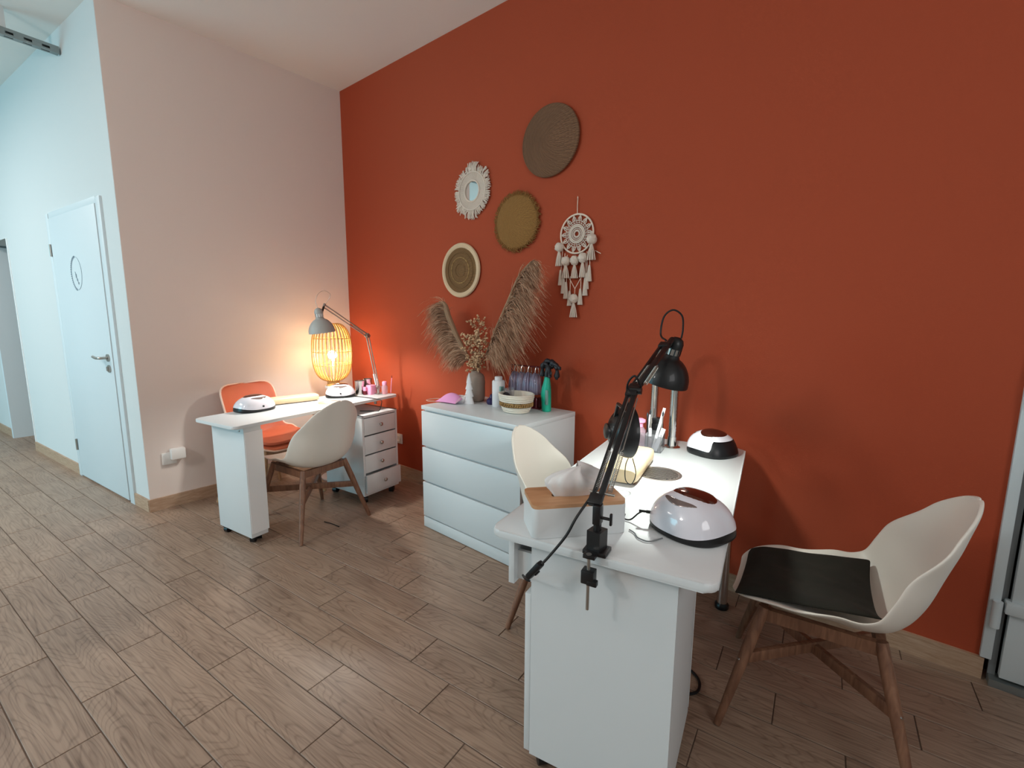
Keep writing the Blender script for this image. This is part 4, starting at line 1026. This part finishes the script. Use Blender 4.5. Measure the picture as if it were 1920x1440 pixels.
MB().tube(smooth_path([A1+Vector((-.012, 0, -.09)), A1+Vector((-.024, -.005, -.03)), A1+Vector((-.022, -.01, .02)), A1+Vector((.0, -.01, .045)), A1+Vector((.012, .01, .01))], 8), .0032, 8).build('cord_bend', 'cord', lb)
# mains cord with inline switch, hanging over the pedestal
S0 = bl(.178, -.050, .705); S1 = bl(.148, -.045, .665)
MB().tube(smooth_path([A0+dv*.05+Vector((-.012, -.012, 0)), bl(.258, -.006, .835), bl(.236, -.022, .785), bl(.200, -.040, .73), S0+Vector((.006, 0, .004))], 8), .0034, 8).build('power_cord', 'cord', lb)
g = MB().box((0, 0, 0), (.022, .016, .062), bev=.004).box((0, -.009, .0), (.010, .006, .016), bev=.002); g.bm.transform(Matrix.Translation((S0+S1)/2) @ align(S0-S1)); g.build('inline_switch', 'cord', lb)
MB().tube(smooth_path([S1, bl(.13, -.030, .645), bl(.112, -.008, .632), bl(.100, .010, .622), bl(.098, .03, .60), bl(.10, .05, .585)], 8), .0034, 8).build('power_cord', 'cord', lb)
lamp('near_desk_lamp_light', apx+ax*.085, 13.0, (.92, 1.0, .94), .03, 'SPOT', align(-ax).to_euler(), R(150))
MB().tube(smooth_path([(3.20, -.70, .006), (3.27, -.665, .006), (3.325, -.695, .006), (3.338, -.755, .006), (3.30, -.800, .006), (3.24, -.83, .006)], 8), .005, 8).build('floor_cable', 'cord')
tag(bpy.data.objects['floor_cable'], 'black cable looped on the floor behind the near pedestal', 'cable')

# ------------------------------------------------------------------ dust extraction pipes, organiser on near desk
t = thing('exhaust_pipe', 'ribbed silver flexible pipe arching over the near desk', 'pipe', (3.028, -.285, TB))
MB().lathe([(0, 0), (.034, 0), (.036, .004), (.022, .010), (.020, .05), (0, .05)], 28).build('flange', 'chrome', t)
P = smooth_path([(0, 0, .04), (0, 0, .20), (-.002, .0, .36), (-.03, .02, .46), (-.09, .05, .43), (-.118, .075, .32), (-.125, .085, .20), (-.125, .085, .10)], 22)
rads = [.0165+(.0018 if (i % 2) else 0) for i in range(len(P))]
MB().tube(P, rads, 20).build('flex_hose', 'silver', t, angle=None)
MB().lathe([(0, 0), (.030, 0), (.030, .012), (.021, .02), (.020, .11), (0, .11)], 24, (-.125, .085, 0)).build('second_flange', 'chrome', t)

og = thing('organiser', 'clear plastic organiser cup crowded with tools on the near desk', 'organiser', (2.955, -.385, TB), R(10))
g = MB()
for x in (-.065, 0, .065): g.box((x, 0, .04), (.003, .075, .08))
for y in (-.037, .037): g.box((0, y, .04), (.133, .003, .08))
g.box((0, 0, .002), (.133, .075, .004)).build('body', 'clear', og, smooth=False)
q = random.Random(21)
def stick(name, label, cat, x, y, l, r, m, tilt, tip=None, grp=None, z=.006):
    t_ = thing(name, label, cat, (x, y, TB+z), 0, grp, rot=(tilt[0], tilt[1], 0))
    MB().tube([(0, 0, 0), (0, 0, l*.55), (0, 0, l)], [r*.8, r, r*.9], 8).build('handle', m, t_)
    if tip: MB().tube([(0, 0, l), (0, 0, l+.012), (0, 0, l+.024)], [r*.8, r*1.3, .001], 8).build('tip', tip, t_)
def file_(label, x, y, l, w_, m, tilt, rz=0):
    t_ = thing('nail_file', label, 'nail file', (x, y, TB+.006), 0, None, rot=(tilt[0], tilt[1], rz))
    MB().prism(rrect(w_, .003, .0014, 2), 0, l).build('blade', m, t_)
file_('long white nail file standing tilted in the organiser', 2.985, -.395, .19, .012, 'paper', (R(-4), R(12)), .3)
file_('short wide white nail file leaning right in the organiser', 2.998, -.405, .105, .018, 'paper', (R(-3), R(18)), .2)
stick('nail_brush', 'silver handled brush in the organiser next to the pipe', 'brush', 3.004, -.375, .15, .004, 'steel', (R(0), R(4)), 'glove')
stick('nail_brush', 'black handled brush in the middle of the organiser', 'brush', 2.957, -.39, .135, .0045, 'black', (R(-3), R(-3)), 'glove')
stick('nail_brush', 'white handled brush behind the pink bottle', 'brush', 2.940, -.365, .15, .004, 'paper', (R(3), R(6)), 'glove')
t = thing('pump_bottle', 'clear pink bottle with lilac pump lid in the organiser', 'bottle', (2.920, -.392, TB+.006))
MB().lathe([(0, 0), (.024, 0), (.026, .006), (.026, .075), (.018, .088), (.012, .092), (0, .092)], 24).build('body', 'pinkclear', t)
MB().lathe([(0, .092), (.014, .092), (.014, .108), (.024, .114), (.024, .124), (.012, .130), (0, .130)], 24).build('lid', 'pinkp', t)
t = thing('gel_pot', 'black square pot standing behind the organiser', 'pot', (2.972, -.322, TB))
MB().box((0, 0, .055), (.042, .040, .11), bev=.004).box((0, 0, .122), (.038, .04, .024), bev=.003).build('pot', 'black', t)
t = thing('polish_bottle', 'small clear pot with white lid left in the organiser', 'bottle', (2.957, -.365, TB+.006))
MB().lathe([(0, 0), (.012, 0), (.013, .004), (.013, .04), (.007, .046), (.007, .05), (0, .05)], 18).build('body', 'clear', t)
MB().lathe([(0, .05), (.009, .05), (.007, .085), (0, .088)], 14).build('cap', 'paper', t)

# ------------------------------------------------------------------ far desk: bamboo lantern, grey lamp, bottles
st_ = thing('side_table', 'slim white side table in the corner behind the far desk', 'side table', (.30, -.355, 0))
MB().prism(rrect(.13, .13, .062, 8), .738, .756, bev=.003).build('table_top', 'white', st_)
MB().tube([(0, 0, .02), (0, 0, .738)], .016, 16).build('column', 'white', st_)
MB().lathe([(0, 0), (.13, 0), (.13, .008), (.03, .02), (0, .02)], 32).build('foot_plate', 'white', st_)
bt = thing('bamboo_lantern', 'glowing bamboo rib lantern in the corner behind the far desk', 'lamp', (.30, -.355, .757))
zc, hh_, rm = .268, .225, .150
def rad(z):
    u = (z-zc)/hh_; return .055+(rm-.055)*max(0, 1-abs(u)**2.8)**.55
NR = 32
for k in range(NR):
    a = 2*pi*k/NR
    MB().tube([(rad(z)*cos(a), rad(z)*sin(a), z) for z in [zc-hh_+2*hh_*(.5-.5*cos(pi*i/22)) for i in range(23)]], .0043, 6).build('rib', 'bamboo', bt)
for z in (zc-hh_+.002, zc-.10, zc+.005, zc+.11, zc+hh_-.002):
    MB().tube([((rad(z)-.003)*cos(b), (rad(z)-.003)*sin(b), z) for b in [2*pi*i/40 for i in range(40)]], .003, 6, closed=True).build('hoop', 'bamboo', bt)
MB().lathe([(0, .0), (.052, 0), (.052, .010), (.046, .014), (.048, .034), (.056, .042), (.050, .048), (0, .048)], 32).build('base', 'bamboo', bt)
MB().tube([(0, 0, .045), (0, 0, .20)], .014, 14).build('lamp_holder', 'paper', bt)
g = MB(); bmesh.ops.create_uvsphere(g.bm, u_segments=20, v_segments=14, radius=.034); bmesh.ops.translate(g.bm, vec=(0, 0, .245), verts=g.bm.verts); g.lathe([(0, .198), (.013, .198), (.015, .225), (0, .225)], 14)
g.build('bulb', 'bulbwarm', bt)

la = thing('arm_desk_lamp', 'grey spring arm lamp above the bamboo lantern', 'lamp', (0, 0, 0))
G0 = Vector((.745, -.245, .775)); G1 = Vector((.735, -.315, 1.168)); G2 = Vector((.755, -.655, 1.378))
MB().box((G0.x, G0.y, .7255), (.045, .045, .010), bev=.002).tube([(G0.x, G0.y, .73), (G0.x, G0.y, .765)], .010, 12).box((G0.x, G0.y, .770), (.018, .022, .03), bev=.002).build('clamp', 'steel', la)
def thin_arm(a, b, name):
    a, b = Vector(a), Vector(b); d = (b-a).normalized(); s_ = d.cross(Vector((1, 0, .2))).normalized(); g = MB()
    for k in (-1, 1): g.tube([a+s_*.010*k, b+s_*.010*k], .0045, 8)
    for k in (.0, 1.0): p = a.lerp(b, k); g.tube([p-s_*.018, p+s_*.018], .008, 10)
    g.build(name, 'steel', la); spring(la, a+d*.03+Vector((.010, 0, 0)), a+d*.15+Vector((.010, 0, 0)), turns=16)
thin_arm(G0, G1, 'lower_arm'); thin_arm(G1, G2, 'upper_arm')
MB().tube([G1-Vector((.018, 0, 0)), G1+Vector((.018, 0, 0))], .014, 14).build('elbow', 'steel', la)
ga = Vector((.78, -.705, 1.305)); gax = Vector((.03, .12, -1)).normalized()
head(la, ga, gax, 'greylamp', .085, .105, cap_l=.058, vents='lit')
MB().tube([G2, ga-gax*.025+Vector((0, .02, 0))], .007, 8).build('head_joint', 'black', la)
gc = ga-gax*.058
MB().tube(smooth_path([gc, gc+Vector((-.005, -.01, .05)), gc+Vector((-.002, .01, .095)), gc+Vector((0, .05, .115)), gc+Vector((0, .095, .09)), G2+Vector((0, .01, .012))], 8), .0016, 8).build('power_cord', 'steel', la)
lamp('far_desk_lamp_light', ga+gax*.085, 24.0, (1.0, .97, .90), .03, 'SPOT', align(-gax).to_euler(), R(150))

t = thing('steel_tumbler', 'brushed steel tumbler beside the lantern', 'cup', (.640, -.335, TA))
MB().lathe([(0, 0), (.032, 0), (.034, .004), (.037, .10), (.039, .104), (.035, .104), (.031, .006), (0, .006)], 28).build('cup', 'silver', t)
t = thing('steel_tumbler', 'second steel tumbler half hidden behind the first', 'cup', (.638, -.262, TA))
MB().lathe([(0, 0), (.030, 0), (.032, .004), (.034, .108), (.036, .112), (.032, .112), (.029, .006), (0, .006)], 28).build('cup', 'chrome', t)
t = thing('pink_organiser', 'pink plastic pot between tumbler and clear bottle', 'pot', (.702, -.278, TA), R(8))
MB().prism(rrect(.055, .060, .010), 0, .062, bev=.002).box((0, 0, .066), (.052, .056, .008), bev=.002).build('pot', 'pinkp', t)
t = thing('polish_remover', 'small dark bottle with pink cap beside the tumbler', 'bottle', (.690, -.325, TA))
MB().lathe([(0, 0), (.014, 0), (.015, .02), (.012, .030), (0, .03)], 16).build('body', 'maroon', t); MB().lathe([(0, .03), (.013, .03), (.013, .058), (0, .06)], 16).build('cap', 'pinkp', t)
t = thing('pump_bottle', 'clear bottle with pink cap at the right end of the far desk', 'bottle', (.770, -.205, TA))
MB().lathe([(0, 0), (.021, 0), (.023, .005), (.023, .058), (.016, .070), (0, .07)], 24).build('body', 'pinkclear', t)
MB().lathe([(0, .07), (.017, .07), (.018, .092), (.012, .098), (0, .098)], 20).build('cap', 'pinkp', t)
t = thing('nail_file', 'white nail file tilted upright behind the pink pot', 'nail file', (.716, -.225, TA), 0, None, rot=(R(6), R(-8), R(30)))
MB().prism(rrect(.020, .003, .0014, 2), 0, .155).build('blade', 'paper', t)
t = thing('nail_brush', 'slim pink brush leaning right beside the clear bottle', 'brush', (.790, -.165, TA), 0, None, rot=(R(4), R(14), 0))
MB().tube([(0, 0, 0), (0, 0, .13)], .003, 8).build('handle', 'pinkp', t); MB().tube([(0, 0, .13), (0, 0, .15)], [.003, .001], 8).build('tip', 'maroon', t)
# small piece of cable on the floor between the desks
cable('cable_end', 'short dark cable end on the floor among the far white chair legs', [(1.035, -.885, .004), (1.06, -.88, .004), (1.10, -.87, .004), (1.17, -.862, .003)], .0028)
for o in list(bpy.data.objects):
    if o.parent is None and o.type == 'EMPTY' and not o.children: bpy.data.objects.remove(o)
